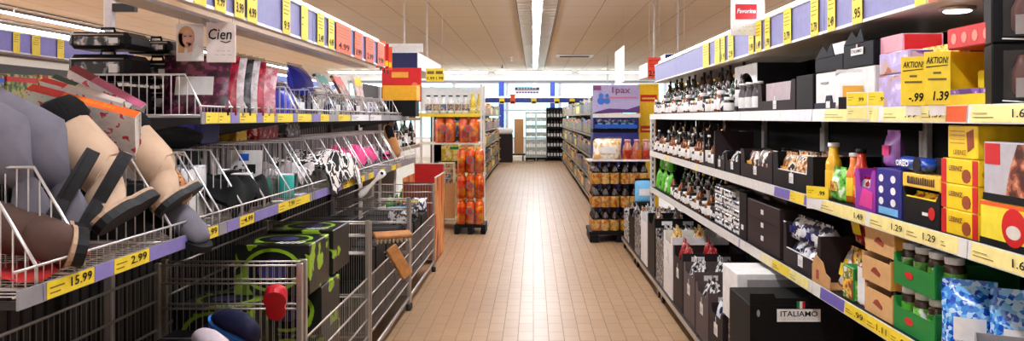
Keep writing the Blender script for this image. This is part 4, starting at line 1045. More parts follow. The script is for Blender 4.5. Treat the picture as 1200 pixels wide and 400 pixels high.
for k, (px, dz, lab) in enumerate(((1152, .006, 'small yellow biscuit pack standing inside the large yellow display carton'), (1140, .006, 'small yellow pack lying inside the large yellow display carton'))):
    goods('yp%d' % k, (lambda w: carton('biscuit_pack', .05, .1, .05, P_YEL, YELLOW)) if k == 0 else (lambda w: carton('biscuit_pack', .1, .045, .05, P_YEL, YELLOW)), px-8, px+8, Z3, lab, 'biscuits', X=1.3, dz=dz)
def red_box(w):
    r = E('chocolate_box'); MB().cbox(-w/2, w/2, 0, .2, 0, .062, .004).build('carton', RED, r)
    mb = MB()
    for k in range(4): mb.prism([(-w*.34+k*w*.22+.014*math.cos(a), .03+.016*math.sin(a)) for a in [2*PI*q/10 for q in range(10)]], 1, -.0012, -.0002)
    mb.build('pale_pictures', mat('picture_rose', (232,140,120), .5), r); return r
goods('redbox', red_box, 1109, 1168, Z3+.167, 'flat red chocolate box with pale pictures on top of the yellow display carton', 'box')
P_GOLDCLEAR = printed('gold_clear_print', [(200,140,40),(244,204,70),(250,226,130),(252,246,236)], 26, rough=.2, bump=.2)
for k, (xa, xb) in enumerate(((1067, 1082), (1082, 1096), (1096, 1107))):
    goods('gold%d' % k, lambda w, k=k: pouch('sweet_bag', w*1.25, .2 if k < 2 else .22, .09, P_GOLDCLEAR, YELLOW, seed=k+3), xa, xb, Z3, f'golden clear bag of sweets behind the yellow offer cards, {ORD[k]} from the blue canopy end', 'sweets', 'golden sweet bags', X=1.26)
def offer_card(name, w, h, price, label, loc, rot, second=False):
    r = tag(E(name), label, 'sign', None); place(r, loc, rot); MB().cbox(-w/2, w/2, -.0015, .0015, 0, h, .0006).build('card', YELLOW, r)
    text('AKTION!', .026, INK, r, (0, -.003, h*.83), shear=.2, bold=.02, width=w*.84); MB().prism([(-w*.42,h*.70),(w*.4,h*.735),(w*.4,h*.75),(-w*.42,h*.72)], 1, -.0026, -.0016).build('underline', INK, r)
    for z, q in ((.58,.3),(.46,.7)): MB().box(-w*q/2, w*q/2, -.0026, -.0016, h*z, h*z+.006).build('small_print', mat('brown_ink', (120,96,40), .6), r)
    text(price, .036, INK, r, (w*.1, -.003, h*.16), shear=.15, bold=.025, width=w*.6); MB().box(-w*.3, w*.3, .0016, .004, -.03, .004).build('clip', WHITE, r); return r
offer_card('offer_card', .068, .15, '-.99', 'yellow AKTION! card reading -.99 clipped to the top shelf', (1.165, 2.355, Z3+.005), -.5)
offer_card('offer_card', .068, .155, '1.39', 'yellow AKTION! card reading 1.39 overlapping the -.99 card', (1.17, 2.225, Z3+.005), -.5)
goods('purp', lambda w: carton('chocolate_box', w, .115, .2, P_MILK, P_MILK, P_PURP), 1029, 1066, Z3, 'lilac chocolate box with hazelnut pictures on the top shelf, lower of two', 'box')
goods('purp2', lambda w: carton('chocolate_box', w, .075, .2, P_MILK, P_MILK, P_PURP), 1030, 1066, Z3+.117, 'lilac chocolate box with hazelnut pictures, stacked on the other', 'box')
goods('pinkbox', lambda w: carton('chocolate_box', w, .06, .14, mat('rose_card', (222,160,170), .5), None, RED), 1031, 1058, Z3+.195, 'pink and red box on top of the lilac chocolate boxes', 'box', X=1.25)
def white_case(w):
    r = E('shelf_carton'); h = .158
    MB().cbox(-w/2, w/2, .003, .26, 0, h, .004).build('white_carton', WHITE, r)
    mb = MB(); mb.prism([(-w/2,0),(w/2,0),(w/2,.03),(w*.12,.03),(w*.08,.06),(-w*.08,.06),(-w*.12,.03),(-w/2,.03)], 1, -.003, .002); mb.build('navy_tray_edge', mat('tray_navy', (28,26,44), .5), r)
    MB().box(-.02, .02, -.006, -.004, .008, .036).build('price_tag', WHITE, r); MB().box(-w*.3, -w*.05, .0005, .0022, .11, .118).build('faint_print', GREY, r); return r
goods('wcase', white_case, 955, 990, Z3, 'white carton in a navy tray on the top shelf, further of two', 'box', 'white cartons in navy trays')
goods('wcase', white_case, 991, 1024, Z3, 'white carton in a navy tray on the top shelf, closer to the lilac boxes', 'box', 'white cartons in navy trays')
def sun_pack(w):
    r = pouch('coffee_pack', .13, .15, .06, WHITE, GOLD, seed=5); MB().box(-.05, .05, -.003, .0, .0, .045).build('brown_band', DKBROWN, r); return r
put('sun', lambda: sun_pack(1), (1.19, 2.86, Z3), -.5, 'white pack with yellow sun print in front of the white cartons', 'pack')
FLIPC = price_card
r = tag(E('flip_card'), 'pair of yellow price flaps standing up from the top shelf rail below the white cartons', 'sign'); place(r, (1.188, 2.73, Z3-.05), -.9)
for k in (0, 1):
    price_card(r, .075, .045, YELLOW, (-.04+.08*k, 0, .085), 0, 0, '.99', .02); price_card(r, .075, .04, PALEYEL, (-.04+.08*k, 0, .035), 0, 0, None)
MB().box(-.08, .08, .0012, .003, .01, .11).build('holder', WHITE, r)
def italiamo(root, w, h, d, hf, s='ITALIAMO'):
    p = MB().box(-w*.2, w*.2, -.004, -.002, h*.5, h*.8).build('brand_plate', WHITE, root); text(s, h*.2, INK, p, (0, -.0055, h*.65), width=w*.34, bold=.01)
    for k, m in enumerate((GREEN, WHITE, REDINK)): MB().box(-.009+.006*k, -.003+.006*k, -.004, -.002, h*.81, h*.95).build('flag_stripe', m, p)
def black_case(w, h=.12, brand=True):
    r = E('shelf_carton'); MB().cbox(-w/2, w/2, 0, .24, 0, h, .003).build('carton', mat('black_navy_card', (10,11,20), .55), r)
    MB().prism([(-w/2,h+.0005),(-w*.2,h+.05),(-w*.05,h+.02),(w*.1,h+.055),(w*.2,h+.0005)], 1, .0, .004).build('torn_flap', mat('black_navy_card', (10,11,20), .55), r)
    if brand: italiamo(r, w, h, .24, h)
    return r
goods('bcase1', lambda w: black_case(w, .09), 988, 1024, Z3+.16, 'torn black carton with white brand plate on top of the closer white carton', 'box')
goods('bcase2', lambda w: black_case(w, .06, False), 955, 988, Z3+.16, 'torn black carton without plate on top of the further white carton', 'box')
put('greyplate', lambda: carton('shelf_carton', .16, .05, .1, GREY, WHITE), (1.23, 3.1, Z3+.222), RZ, 'grey and white flat carton on the torn black cartons', 'box')
def card_tray(w):
    r = open_tray('display_carton', w, .15, .26, .055, DKBROWN, WHITE, notch=.8, tagw=.05)
    MB().box(-w*.36, w*.36, .02, .024, .05, .147).build('backing_sheet', BONE, r); return r
goods('cardtray', card_tray, 888, 932, Z3, 'dark brown display carton with pinkish sheet and white tag on the top shelf', 'box')
for k in range(3):
    goods('bw%d' % k, lambda w, k=k: pouch('sweet_bag', w, .085, .05, P_BW, WHITE, seed=k+60), 898+9*k, 906+9*k, Z3, f'small black and white pack in the brown display carton, {ORD[k]} from far side', 'sweets', 'packs in the top brown carton', X=1.252, dz=.006)
goods('dkc', lambda w: carton('shelf_carton', w, .16, .26, BLACK), 933, 953, Z3, 'plain black carton between the brown display carton and the white cartons', 'box')
def arch_case(w):
    r = E('display_carton'); h = .3; d = .3
    mb = MB(); n = 12; out = [(-w/2,0),(w/2,0),(w/2,h)]; arc = [(w*.4*math.cos(PI*k/n), .12+.13*math.sin(PI*k/n)) for k in range(n+1)]
    mb.prism([(w/2,0),(w/2,h),(-w/2,h),(-w/2,0),(-w*.4,0)]+arc[::-1]+[(w*.4,0)], 1, 0, .004); mb.build('white_arch', WHITE, r)
    MB().box(-w/2, w/2, d-.004, d, 0, h).build('back_wall', BLACK, r); MB().box(-w/2, -w/2+.004, .0045, d-.0045, 0, h).build('side_wall', BLACK, r); MB().box(w/2-.004, w/2, .0045, d-.0045, 0, h).build('side_wall', BLACK, r); return r
goods('arch', arch_case, 861, 887, Z3, 'tall white display arch with dark inside on the top shelf', 'box', X=1.34)
for k, (xa, xb, h, lab) in enumerate(((862,869,.16,'steel grinder in front of the white arch, further one'), (870,876,.16,'steel grinder in front of the white arch, middle one'), (878,885,.14,'steel grinder in front of the white arch, closest one'))):
    goods('grind', lambda w, h=h: bottle('grinder', .032, .17, mat('smoke_grey',(74,70,72),.25), LIDWHT, WHITE, .7, .6), xa, xb, Z3, lab, 'grinder', 'grinders by the arch', X=1.215)
# rows of dark bottles and jars to the end of the shelf
def row(keys, fns, xs, z, X, labelf, cat, group, jitter=.0, rot=RZ):
    for k, x in enumerate(xs):
        q = keys[k % len(keys)]
        put(q, fns[k % len(keys)], (X+rnd.uniform(-jitter, jitter), dep(x, X), z), rot, labelf(k, q), cat(q) if callable(cat) else cat, group)
BT = {
 'wine': lambda: bottle('wine_bottle', .037, .3, GLASSDK, LIDBLK, WHITE), 'oil': lambda: bottle('oil_bottle', .032, .26, GLASSGRN, LIDGOLD, P_WB),
 'vin': lambda: bottle('vinegar_bottle', .03, .22, GLASSDK, LIDWHT, CREAM), 'amb': lambda: bottle('sauce_bottle', .03, .18, GLASSAMB, LIDBLK, WHITE),
 'jarb': lambda: jar('jar', .035, .1, GLASSDK, LIDWHT, WHITE), 'jarg': lambda: jar('jar', .035, .1, GLASSAMB, LIDGOLD, CREAM), 'jark': lambda: jar('jar', .032, .12, GLASSDK, LIDBLK, P_WB),
 'tall': lambda: bottle('vinegar_bottle', .028, .33, GLASSDK, LIDBLK, P_WB), 'jart': lambda: jar('jar', .03, .15, GLASSAMB, LIDWHT, WHITE)}
DESC = dict(wine='dark wine bottle with white label', oil='green oil bottle with gold cap', vin='dark vinegar bottle with cream label', amb='amber sauce bottle with black cap', jarb='dark jar with white lid',
            jarg='amber jar with gold lid', jark='dark jar with black lid', tall='tall dark vinegar bottle with black cap', jart='tall amber jar with white lid')
CNT = {}
def blabel(where):
    def f(k, q):
        c = CNT[(where, q)] = CNT.get((where, q), -1)+1
        return f'{DESC[q]}, {where}, {ORD[c]} such from camera'
    return f
def seq(y0, y1, step):
    out = []; y = y0
    while y < y1: out.append(y); y += step
    return out
def brow(qs, ys, z, X, where, group):
    lf = blabel(where)
    for k, y in enumerate(ys):
        q = qs[k % len(qs)]
        put('b_'+q, BT[q], (X, y, z), RZ, lf(k, q), 'jar' if q.startswith('jar') else 'bottle', group)
brow(['jarb','jark','jart','amb','jarb','jarg'], seq(4.93, 7.8, .088), Z3, 1.22, 'front row, top shelf', 'bottles and jars on the top shelf')
brow(['tall','wine','oil','tall','wine'], seq(4.95, 7.8, .115), Z3, 1.33, 'rear row, top shelf', 'tall bottles on the top shelf')
brow(['jark','jarb','jart'], seq(5.75, 7.6, .13), Z3+.001, 1.46, 'third row, top shelf', 'jars behind on the top shelf')

# ---------------------------------------------------------------- middle shelf
def photo_box(w):
    r = E('chocolate_box'); h = .158
    MB().cbox(-w/2, w/2, 0, .2, 0, h, .003).build('carton', mat('silver_card', (186,180,184), .35), r)
    MB().prism([(-w*.1,.02),(w*.47,.02),(w*.47,h*.97),(w*.1,h*.97),(-w*.02,h*.6)], 1, -.0014, -.0003).build('nut_photo', P_CHOC, r)
    MB().box(-w*.47, -w*.2, -.0014, -.0003, h*.62, h*.97).build('red_corner', RED, r); MB().box(-w/2-.001, w/2+.001, -.0012, .1, 0, .02).build('black_rim', BLACK, r); return r
def dot_box(w):
    r = E('chocolate_box'); h = .118
    MB().cbox(-w/2, w/2, 0, .2, 0, h, .003).build('carton', mat('lemon_card', (246,222,60), .4), r)
    MB().prism([(w*.08+.05*math.cos(a), h*.5+.05*math.sin(a)) for a in [2*PI*k/20 for k in range(20)]], 1, -.0016, -.0004).build('red_roundel', RED, r)
    MB().prism([(w*.08+.03*math.cos(a), h*.4+.018*math.sin(a)) for a in [2*PI*k/14 for k in range(14)]], 1, -.0024, -.0017).build('white_swirl', CREAM, r)
    MB().box(-w/2-.001, w/2+.001, -.0012, .1, 0, .018).build('black_rim', BLACK, r); MB().box(-w/2, w/2, -.0012, -.0002, h*.9, h*.99).build('orange_band', ORANGE, r); return r
goods('dotbox', dot_box, 1148, 1222, Z2, 'lemon yellow chocolate box with red roundel on the middle shelf', 'box')
goods('photobox', photo_box, 1152, 1224, Z2+.12, 'silver box with hazelnut photo on top of the lemon yellow box', 'box')
def leibniz(w):
    r = E('biscuit_box'); h = .0735
    MB().cbox(-w/2, w/2, 0, .2, 0, h, .003).build('carton', mat('biscuit_yellow', (250,208,30), .4), r)
    for sx in (-1, 1): MB().box(min(sx*w/2, sx*w*.36), max(sx*w/2, sx*w*.36), -.0014, -.0003, 0.002, h*.98).build('red_end', RED, r)
    text('LEIBNIZ', .02, mat('print_brown', (120,60,20), .5), r, (-w*.08, -.003, h*.62), width=w*.38, bold=.02)
    MB().prism([(w*.2+.022*math.cos(a), h*.36+.02*math.sin(a)) for a in [2*PI*k/9 for k in range(9)]], 1, -.002, -.0004).build('biscuit_picture', mat('print_cocoa', (150,66,30), .5), r)
    MB().box(w/2, w/2+.0012, .01, .19, .004, h-.004).build('side_print', P_YEL, r); return r
for k in range(3):
    goods('leibniz', leibniz, 1103, 1147, Z2+.0745*k, f'yellow LEIBNIZ biscuit box with red ends, {["lowest","middle","upper"][k]} of the stack on the middle shelf', 'biscuits', 'stacked biscuit boxes')
def leib_top(w):
    r = E('biscuit_box'); h = .095; MB().cbox(-w/2, w/2, 0, .2, 0, h, .003).build('carton', mat('biscuit_yellow', (250,208,30), .4), r)
    text('LEIBNIZ', .02, mat('print_brown', (120,60,20), .5), r, (-w*.05, -.003, h*.18), width=w*.42)
    MB().prism([(w*.2+.0,.02),(w*.4,.035),(w*.38,.085),(w*.16,.075)], 1, -.0016, -.0004).build('biscuit_picture', mat('print_cocoa', (190,90,30), .5), r)
    mb = MB()
    for q in range(4): mb.box(-w*.4, w*.1, -.0016, -.0004, h*(.45+.12*q), h*(.48+.12*q))
    mb.build('small_print', KRAFT, r); return r
goods('leibtop', leib_top, 1110, 1146, Z2+.2245, 'topmost yellow biscuit box with big biscuit picture on the stack', 'biscuits')
def black_open(w):
    r = open_tray('display_carton', w, .115, .22, .085, BLACK, None, notch=.9, lip=YELLOW)
    MB().prism([(w*.3+.02*math.cos(a)-w*.12*0, .045+.02*math.sin(a)) for a in [2*PI*k/16 for k in range(16)]], 1, -.0016, -.0004).build('red_roundel', RED, r); MB().box(w*.05, w*.2, -.0016, -.0004, .035, .045).build('white_mark', WHITE, r); return r
goods('bopen', black_open, 1058, 1102, Z2, 'black display carton with yellow edge and red roundel on the middle shelf', 'box')
for k in range(3):
    goods('yb%d' % (k % 2), lambda w, k=k: pouch('biscuit_pack', w, .095, .06, P_YEL, ORANGE, seed=k+80), 1060+13*k, 1073+13*k, Z2, f'yellow and orange pack in the black display carton, {ORD[k]} from the far side', 'biscuits', 'packs in the black carton', X=1.24, dz=.006)
def yellow_bar(w):
    r = E('biscuit_box'); h = .045; MB().cbox(-w/2, w/2, 0, .2, 0, h, .003).build('carton', mat('honey_card', (240,196,70), .4), r)
    mb = MB(); ro = random.Random(2); x = -w*.36
    while x < w*.34:
        l = ro.uniform(.006,.014); mb.prism([(x,.012),(x+l,.010),(x+l*.9,.032+ro.uniform(-.004,.004)),(x+.002,.035)], 1, -.0014, -.0003); x += l+.003
    mb.build('brown_script', mat('print_dark', (70,36,26), .5), r); return r
goods('ybar', yellow_bar, 1057, 1102, Z2+.117, 'flat honey yellow box with dark brown script above the black display carton', 'biscuits')
def oreo(w):
    r = E('cookie_pack'); n = 12; rings = []
    for k in range(9):
        x = -w/2+w*k/8; q = 1 if 0 < k < 8 else .25
        rings.append([(x, .03+.028*math.cos(2*PI*i/n), .026+.024*q*math.sin(2*PI*i/n)) for i in range(n)])
    MB().loft(rings).build('flow_pack', mat('cookie_blue', (24,70,170), .25, coat=.4, var=.2), r)
    MB().lathe([(.026,0),(.026,.002)], 14, (0,0,0), 0, Matrix.Translation((w*.24,.004,.026)) @ Matrix.Rotation(PI/2, 4, 'X')).build('cookie_picture', mat('cookie_black', (26,22,24), .5), r)
    text('OREO', .026, WHITE, r, (-w*.16, -.004, .027), width=w*.42, bold=.03); return r
goods('oreo', oreo, 1046, 1084, Z2+.164, 'blue OREO cookie pack on top of the honey yellow box', 'biscuits', 'blue cookie packs')
goods('oreo2', oreo, 1084, 1106, Z2+.164, 'short dark blue cookie pack behind the OREO pack', 'biscuits', X=1.26)
def mallow(w):
    r = E('chocolate_box'); h = .165; nv = mat('royal_blue', (36,40,130), .35); MB().cbox(-w/2, w/2, 0, .2, 0, h, .003).build('carton', nv, r)
    mb = MB()
    for i in range(2):
        for j in range(3): mb.prism([((-.3+.5*i)*w+.018*math.cos(a), .05+.04*j+.013*math.sin(a)) for a in [2*PI*q/12 for q in range(12)]], 1, -.0014, -.0003)
    mb.build('foam_picture', WHITE, r); MB().box(-w*.4, w*.4, -.0014, -.0003, .006, .03).build('sky_panel', SKYBLUE, r); return r
goods('mallow', mallow, 1027, 1056, Z2, 'royal blue box with rows of white foam sweets on the middle shelf', 'box')
def purple_tray(w):
    r = open_tray('display_carton', w, .15, .2, .085, mat('magenta_card', (150,50,160), .4), notch=.62, inner=KRAFT)
    MB().prism([(-w*.3,.015),(w*.36,.01),(w*.4,.07),(-w*.1,.08)], 1, -.0016, -.0004).build('pink_flash', mat('pink_print', (226,60,150), .4), r); return r
goods('ptray', purple_tray, 1002, 1026, Z2, 'purple and pink open display carton on the middle shelf', 'box')
for k in range(2):
    goods('pp%d' % k, lambda w, k=k: pouch('chocolate_bag', .1, .13, .06, mat('violet_film', (170,110,190), .25, var=.25, scale=14), PINK if k else None, seed=90+k), 1018+14*k, 1030+14*k, Z2+.167 if k else Z2, ['violet film bag standing inside the purple display carton','violet film bag with pink label on top of the royal blue box'][k], 'sweets', X=1.27, dz=0 if k else .006)
put('oilb', lambda: bottle('oil_bottle', .034, .235, mat('yellow_oil', (240,180,30), .15, coat=.5), LIDWHT, mat('oil_label', (246,190,40), .4), .55, .6), (1.245, 3.27, Z2), RZ, 'yellow bottle with white cap beside the black trays on the middle shelf', 'bottle')
put('saub', lambda: bottle('sauce_bottle', .032, .22, mat('sauce_red', (206,60,30), .2, coat=.5), LIDBLK, P_ORANGE, .5, .55), (1.25, 3.0, Z2), RZ, 'red and orange sauce bottle with dark cap on the middle shelf', 'bottle')
put('saub2', lambda: bottle('sauce_bottle', .032, .2, mat('sauce_orange', (226,120,30), .2, coat=.5), LIDWHT, YELLOW, .5, .55), (1.26, 3.09, Z2), RZ, 'orange sauce bottle behind the pale green bag', 'bottle')
put('greenp', lambda: pouch('pasta_bag', .13, .14, .06, P_GREEN, P_SNACK, seed=12), (1.235, 3.16, Z2), RZ, 'pale green printed bag beside the yellow oil bottle', 'pack')
put('redp', lambda: pouch('pasta_bag', .1, .15, .05, P_RED, WHITE, seed=14), (1.3, 2.94, Z2), RZ, 'red printed bag behind the red sauce bottle', 'pack')
put('wrp', lambda: pouch('pasta_bag', .1, .12, .05, P_CRISP, WHITE, seed=15), (1.235, 2.92, Z2), RZ, 'white and red bag between sauce bottle and purple carton', 'pack')
r = tag(E('flip_card'), 'yellow price flap standing on the middle rail in front of the yellow bottle', 'sign'); place(r, (1.183, 3.2, Z2-.04), -.9)
price_card(r, .1, .05, YELLOW, (0, 0, .07), 0, 0, '.99', .025); MB().box(-.05, .05, .0012, .003, .0, .095).build('holder', WHITE, r)
TR = 'black trays on the middle shelf'
trs = [(906, 953, .17, .085, P_PASTA, 'biggest black tray with white tag, next to the yellow bottle'), (868, 905, .16, .08, P_NOODLE, 'black tray of cream packs next to the biggest black tray'),
       (850, 867, .13, .075, P_BW, 'narrow black tray with white tag, third from the yellow bottle'), (838, 849, .12, .07, P_WB, 'narrow black tray with white tag beside the empty grey carton')]
for k, (xa, xb, h, hf, m, lab) in enumerate(trs):
    goods('tr%d' % k, lambda w, h=h, hf=hf: open_tray('display_tray', w, h, .3, hf, BLACK if k % 2 == 0 else DKBROWN, WHITE, notch=.76, lip=WHITE if k == 0 else None, tagw=.055), xa, xb, Z2, lab+' on the middle shelf', 'tray', TR)
    yc, w = span(xa, xb, 1.225); n = 3 if w > .3 else 2
    for i in range(n):
        for j in range(2):
            put(('trp', k, i), lambda k=k, i=i: pouch('pasta_bag', (w-.03)/n, h-.005+.012*(i % 2), .09, m, [WHITE, None, GOLD][i % 3], seed=i+5*k+100, sealm=FILM if k % 2 else None), (1.245+.11*j, yc+(i-(n-1)/2)*(w-.02)/n, Z2+.006), RZ,
                f'wrapped pasta pack in the {["biggest","second","third","fourth"][k]} black tray, {["front","back"][j]} row, {ORD[n-1-i]} from far end', 'pack', 'pasta packs in black trays')
def empty_case(w):
    r = open_tray('display_carton', w, .25, .26, .03, DKBROWN, None, notch=.84, inner=BONE); return r
goods('empty', empty_case, 824, 838, Z2, 'tall empty dark carton with pinkish inside, past the black trays on the middle shelf', 'box', X=1.215)
brow(['amb','jarb','vin','jart','jarg','amb'], seq(5.28, 7.8, .09), Z2, 1.22, 'front row, middle shelf', 'bottles and jars on the middle shelf')
brow(['vin','tall','oil','wine'], seq(5.28, 7.8, .12), Z2, 1.33, 'rear row, middle shelf', 'tall bottles on the middle shelf')

# ---------------------------------------------------------------- lower shelf
def blue_bag(w):
    r = pouch('gingerbread_bag', .15, .235, .11, P_BLUEGING, WHITE, seed=31); MB().box(-.05, .05, -.006, .0, .005, .05).build('white_base_print', P_BLUEGING, r)
    return r
for k, (x, y, lab) in enumerate(((1.245, 2.19, 'blue checked bag standing at the front of the lower shelf, closest to the green crates'), (1.31, 2.06, 'blue checked bag second in the row on the lower shelf'), (1.42, 2.02, 'blue checked bag third in the row, deeper on the lower shelf'), (1.53, 2.0, 'blue checked bag fourth in the row, deepest on the lower shelf'))):
    put('bbag', lambda: blue_bag(1), (x, y, Z1), -.5, lab, 'bag', 'blue checked bags')
put('greycase', lambda: open_tray('display_carton', .2, .12, .2, .09, GREY, None, notch=.9), (1.2, 1.88, Z1+.0), -.5, 'grey cut-open carton in front of the blue checked bags', 'box')
for k in range(2):
    put('ycr%d' % k, lambda k=k: pouch('biscuit_pack', .08, .12, .05, [P_YEL, P_CRISP][k], RED, seed=40+k), (1.235+.06*k, 1.83+.09*k*0-.02*k, Z1+.006), -.5, ['yellow and red pack inside the grey cut-open carton','silver and red pack inside the grey cut-open carton'][k], 'pack')
def green_crate(w):
    r = open_tray('jar_crate', w, .105, .26, .075, GREEN, None, notch=.92)
    MB().prism([(-w*.1+.028*math.cos(a), .042+.012*math.sin(a)) for a in [2*PI*k/16 for k in range(16)]], 1, -.0016, -.0004).build('red_badge', RED, r)
    MB().box(w/2, w/2+.0012, .005, .25, .005, .1).build('side_print', mat('side_green', (18,96,40), .5), r); return r
# two layers of green crates with jars
for lv in range(2):
    z = Z1+.15*lv
    goods('gcr', green_crate, 1047, 1096, z, ['lower','upper'][lv]+' green crate of jars with red badge on the lower shelf', 'crate', 'green jar crates')
    yc, w = span(1047, 1096, 1.225)
    for i in range(4):
        for j in range(2):
            if lv == 1 and j == 1: continue
            put('gj', lambda: jar('jar', .032, .128, mat('herring_glass', (70,50,36), .2), LIDWHT, P_GREEN), (1.25+.08*j, yc-.14+.09*i, z+.006), RZ, f'jar with white lid in the {["lower","upper"][lv]} green crate, {["front","back"][j]} row, {ORD[i]} from camera', 'jar', 'jars in green crates')
def kraft_crate(w):
    r = open_tray('jar_carton', w, .1, .26, .088, mat('light_kraft', (214,166,108), .7), None, notch=.9)
    mb = MB(); mb.prism([(-.04,.04),(.03,.03),(.038,.042),(.0,.06),(-.02,.056)], 1, -.0016, -.0004); mb.build('brown_emblem', mat('emblem_brown', (150,60,40), .6), r)
    MB().box(w/2, w/2+.0012, .004, .255, .003, .097).build('side_panel', mat('orange_kraft', (206,140,50), .6), r); return r
for lv, (xa, xb) in enumerate(((1013, 1046), (1010, 1044), (1014, 1048))):
    z = Z1+.112*lv
    goods('kcr', kraft_crate, xa, xb, z, ['bottom','middle','top'][lv]+' kraft carton of jars with brown emblem on the lower shelf', 'box', 'kraft jar cartons')
    yc, w = span(xa, xb, 1.225)
    for i in range(3):
        if lv < 2 and i != 1: continue
        put('kj', lambda: jar('jar', .042, .104, mat('brown_spread', (80,34,24), .2), LIDWHT, None), (1.275, yc-.095+.095*i, z+.006), RZ, f'brown jar with pale lid in the {["bottom","middle","top"][lv]} kraft carton, {ORD[i]} from the camera', 'jar', 'jars in kraft cartons')
put('gpk', lambda: carton('noodle_box', .1, .13, .12, GREEN, P_SNACK, P_GREEN), (1.225, 2.99, Z1), RZ, 'green box with food picture beside the kraft cartons', 'box')
put('rpk', lambda: carton('noodle_box', .07, .15, .12, P_RED, WHITE, P_RED), (1.235, 2.89, Z1), RZ, 'red and white striped box beside the kraft cartons', 'box')
for k, (y, z, s_, lab) in enumerate(((3.18, 0, 0, 'silver and red crisp bag lying at the front of the lower shelf'), (3.07, 0, 1, 'yellow printed crisp bag behind the torn kraft flap'), (3.0, .135, 0, 'silver and red crisp bag on top of the food boxes'), (3.2, .17, 1, 'dark red crisp bag on top of the silver bag'))):
    put('crisp%d' % k, lambda k=k: pouch('crisp_bag', .15, .18, .08, [P_CRISP, P_SNACK, P_CRISP, P_RED][k], [YELLOW, RED, WHITE, YELLOW][k], seed=45+k), (1.27+.03*k, y, Z1+z), RZ, lab, 'crisps', 'crisp bags', .2 if k else -.2)
def flap(w):
    r = E('torn_carton'); MB().prism([(-.1,0),(.1,0),(.1,.05),(.05,.06),(.02,.1),(-.06,.12),(-.1,.07)], 1, 0, .004).build('front_flap', KRAFT, r); MB().box(-.1, .1, .0045, .2, 0, .004).build('base', KRAFT, r)
    MB().box(-.05, -.02, -.0012, -.0002, .02, .06).build('emblem', mat('emblem_brown', (150,60,40), .6), r); return r
put('flap', lambda: flap(1), (1.212, 3.24, Z1), RZ, 'torn kraft carton front holding the crisp bags on the lower shelf', 'box')
r = tag(E('brand_sign'), 'dim grey brand plate standing at the back of the lower shelf above the crisp bags', 'sign'); place(r, (1.66, 3.72, Z1), -.3); MB().cbox(-.11, .11, -.003, .003, .0, .3, .001).build('plate', mat('dim_plate', (120,112,116), .6), r); text('ITALIAMO', .04, DKBROWN, r, (0, -.006, .26), width=.18)
def navy_tray(w):
    r = open_tray('display_tray', w, .2, .3, .08, DKBROWN, WHITE, notch=.86, lip=WHITE, tagw=.06); return r
goods('ntray', navy_tray, 918, 962, Z1, 'dark tray of navy and white packs with white tag on the lower shelf', 'tray')
yc, w = span(918, 962, 1.225)
for lv in range(2):
    for i in range(4):
        put(('nv', i % 2), lambda i=i: pouch('sweet_bag', .1, .115, .1, P_NAVYW, [WHITE, NAVY][i % 2], seed=120+i), (1.24, yc-.17+.112*i, Z1+.007+.118*lv), RZ, f'navy and white wrapped pack in the dark tray, {["lower","upper"][lv]} layer, {ORD[i]} from the camera', 'sweets', 'navy and white packs')
for k, (xa, xb, h, lab) in enumerate(((876, 914, .25, 'stack-high black carton with three small white tags on the lower shelf'), (866, 875, .27, 'narrow black carton end beside the carton with three tags'))):
    def tagbox(w, h=h, k=k):
        r = E('display_carton'); MB().cbox(-w/2, w/2, 0, .3, 0, h, .003).build('carton', BLACK if k else mat('brown_black_card', (46,34,34), .55), r)
        for q in range(3 if k == 0 else 1):
            MB().box(-.02, .02, -.004, -.001, h*(.2+.28*q), h*(.3+.28*q)).build('price_tag', WHITE, r)
        MB().box(-w*.46, w*.46, -.0012, -.0002, h*.62, h*.64).build('stack_line', INK, r); return r
    goods('tagbox%d' % k, tagbox, xa, xb, Z1, lab, 'box')
goods('roll', lambda w: (lambda r: (MB().loft([[(x, .09+.075*math.cos(2*PI*q/16), .04+.04*math.sin(2*PI*q/16)) for q in range(16)] for x in (-w/2, -w/2+.01, w/2-.01, w/2)]).build('sack_body', mat('black_film', (20,19,18), .4, bump=.3), r), MB().box(-w*.1, w*.1, .0, .02, .02, .04).build('label', DKBROWN, r), r)[-1])(E('film_sack')), 880, 918, Z1+.252, 'black film sack lying on the carton with three tags', 'sack', X=1.24)
def white_stack(w):
    r = E('packet'); MB().cbox(-w/2, w/2, 0, .12, 0, .048, .006).build('packet_body', P_WB, r); MB().box(-w*.44, w*.44, -.0012, -.0002, .01, .022).build('white_band', WHITE, r); MB().box(-w*.3, w*.1, -.0012, -.0002, .028, .038).build('dark_print', INK, r); return r
for lv in range(5):
    for i in range(3):
        y = [4.62, 4.86, 5.1][i]
        if lv > 3 and i == 0: continue
        put('wst', lambda: white_stack(.22), (1.23, y, Z1+.05*lv), RZ, f'white and black packet on the lower shelf, {["first","second","third","fourth","fifth"][lv]} layer up, {["closest","middle","far"][i]} stack', 'packet', 'white and black packets')
put('greylid', lambda: carton('display_carton', .25, .06, .22, mat('mid_grey_card', (120,112,114), .6), None, None), (1.25, 4.6, Z1+.202), RZ, 'flat grey carton lying on the closest stack of white packets', 'box')
brow(['jark','amb','jarg','jarb'], seq(5.3, 6.9, .09), Z1, 1.22, 'front row, lower shelf', 'bottles and jars on the lower shelf')
brow(['vin','oil','wine'], seq(5.3, 6.9, .12), Z1, 1.33, 'rear row, lower shelf', 'tall bottles on the lower shelf')
for k in range(5):
    put('gpo%d' % (k % 2), lambda k=k: pouch('herb_bag', .14, .17 if k % 2 else .2, .08, [mat('leaf_green', (90,190,50), .35, var=.3, scale=14), P_GREEN][k % 2], None, seed=130+k), (1.225+.0*k, 7.02+.16*k, Z1), RZ, f'bright green bag at the far end of the lower shelf, {ORD[k]} from the camera', 'pack', 'green bags')
for k in range(3):
    put('gpo%d' % (k % 2), lambda: None, (1.24, 7.1+.2*k, Z1+.206), RZ, f'bright green bag lying on the others at the lower shelf end, {ORD[k]} from camera', 'pack', 'green bags')

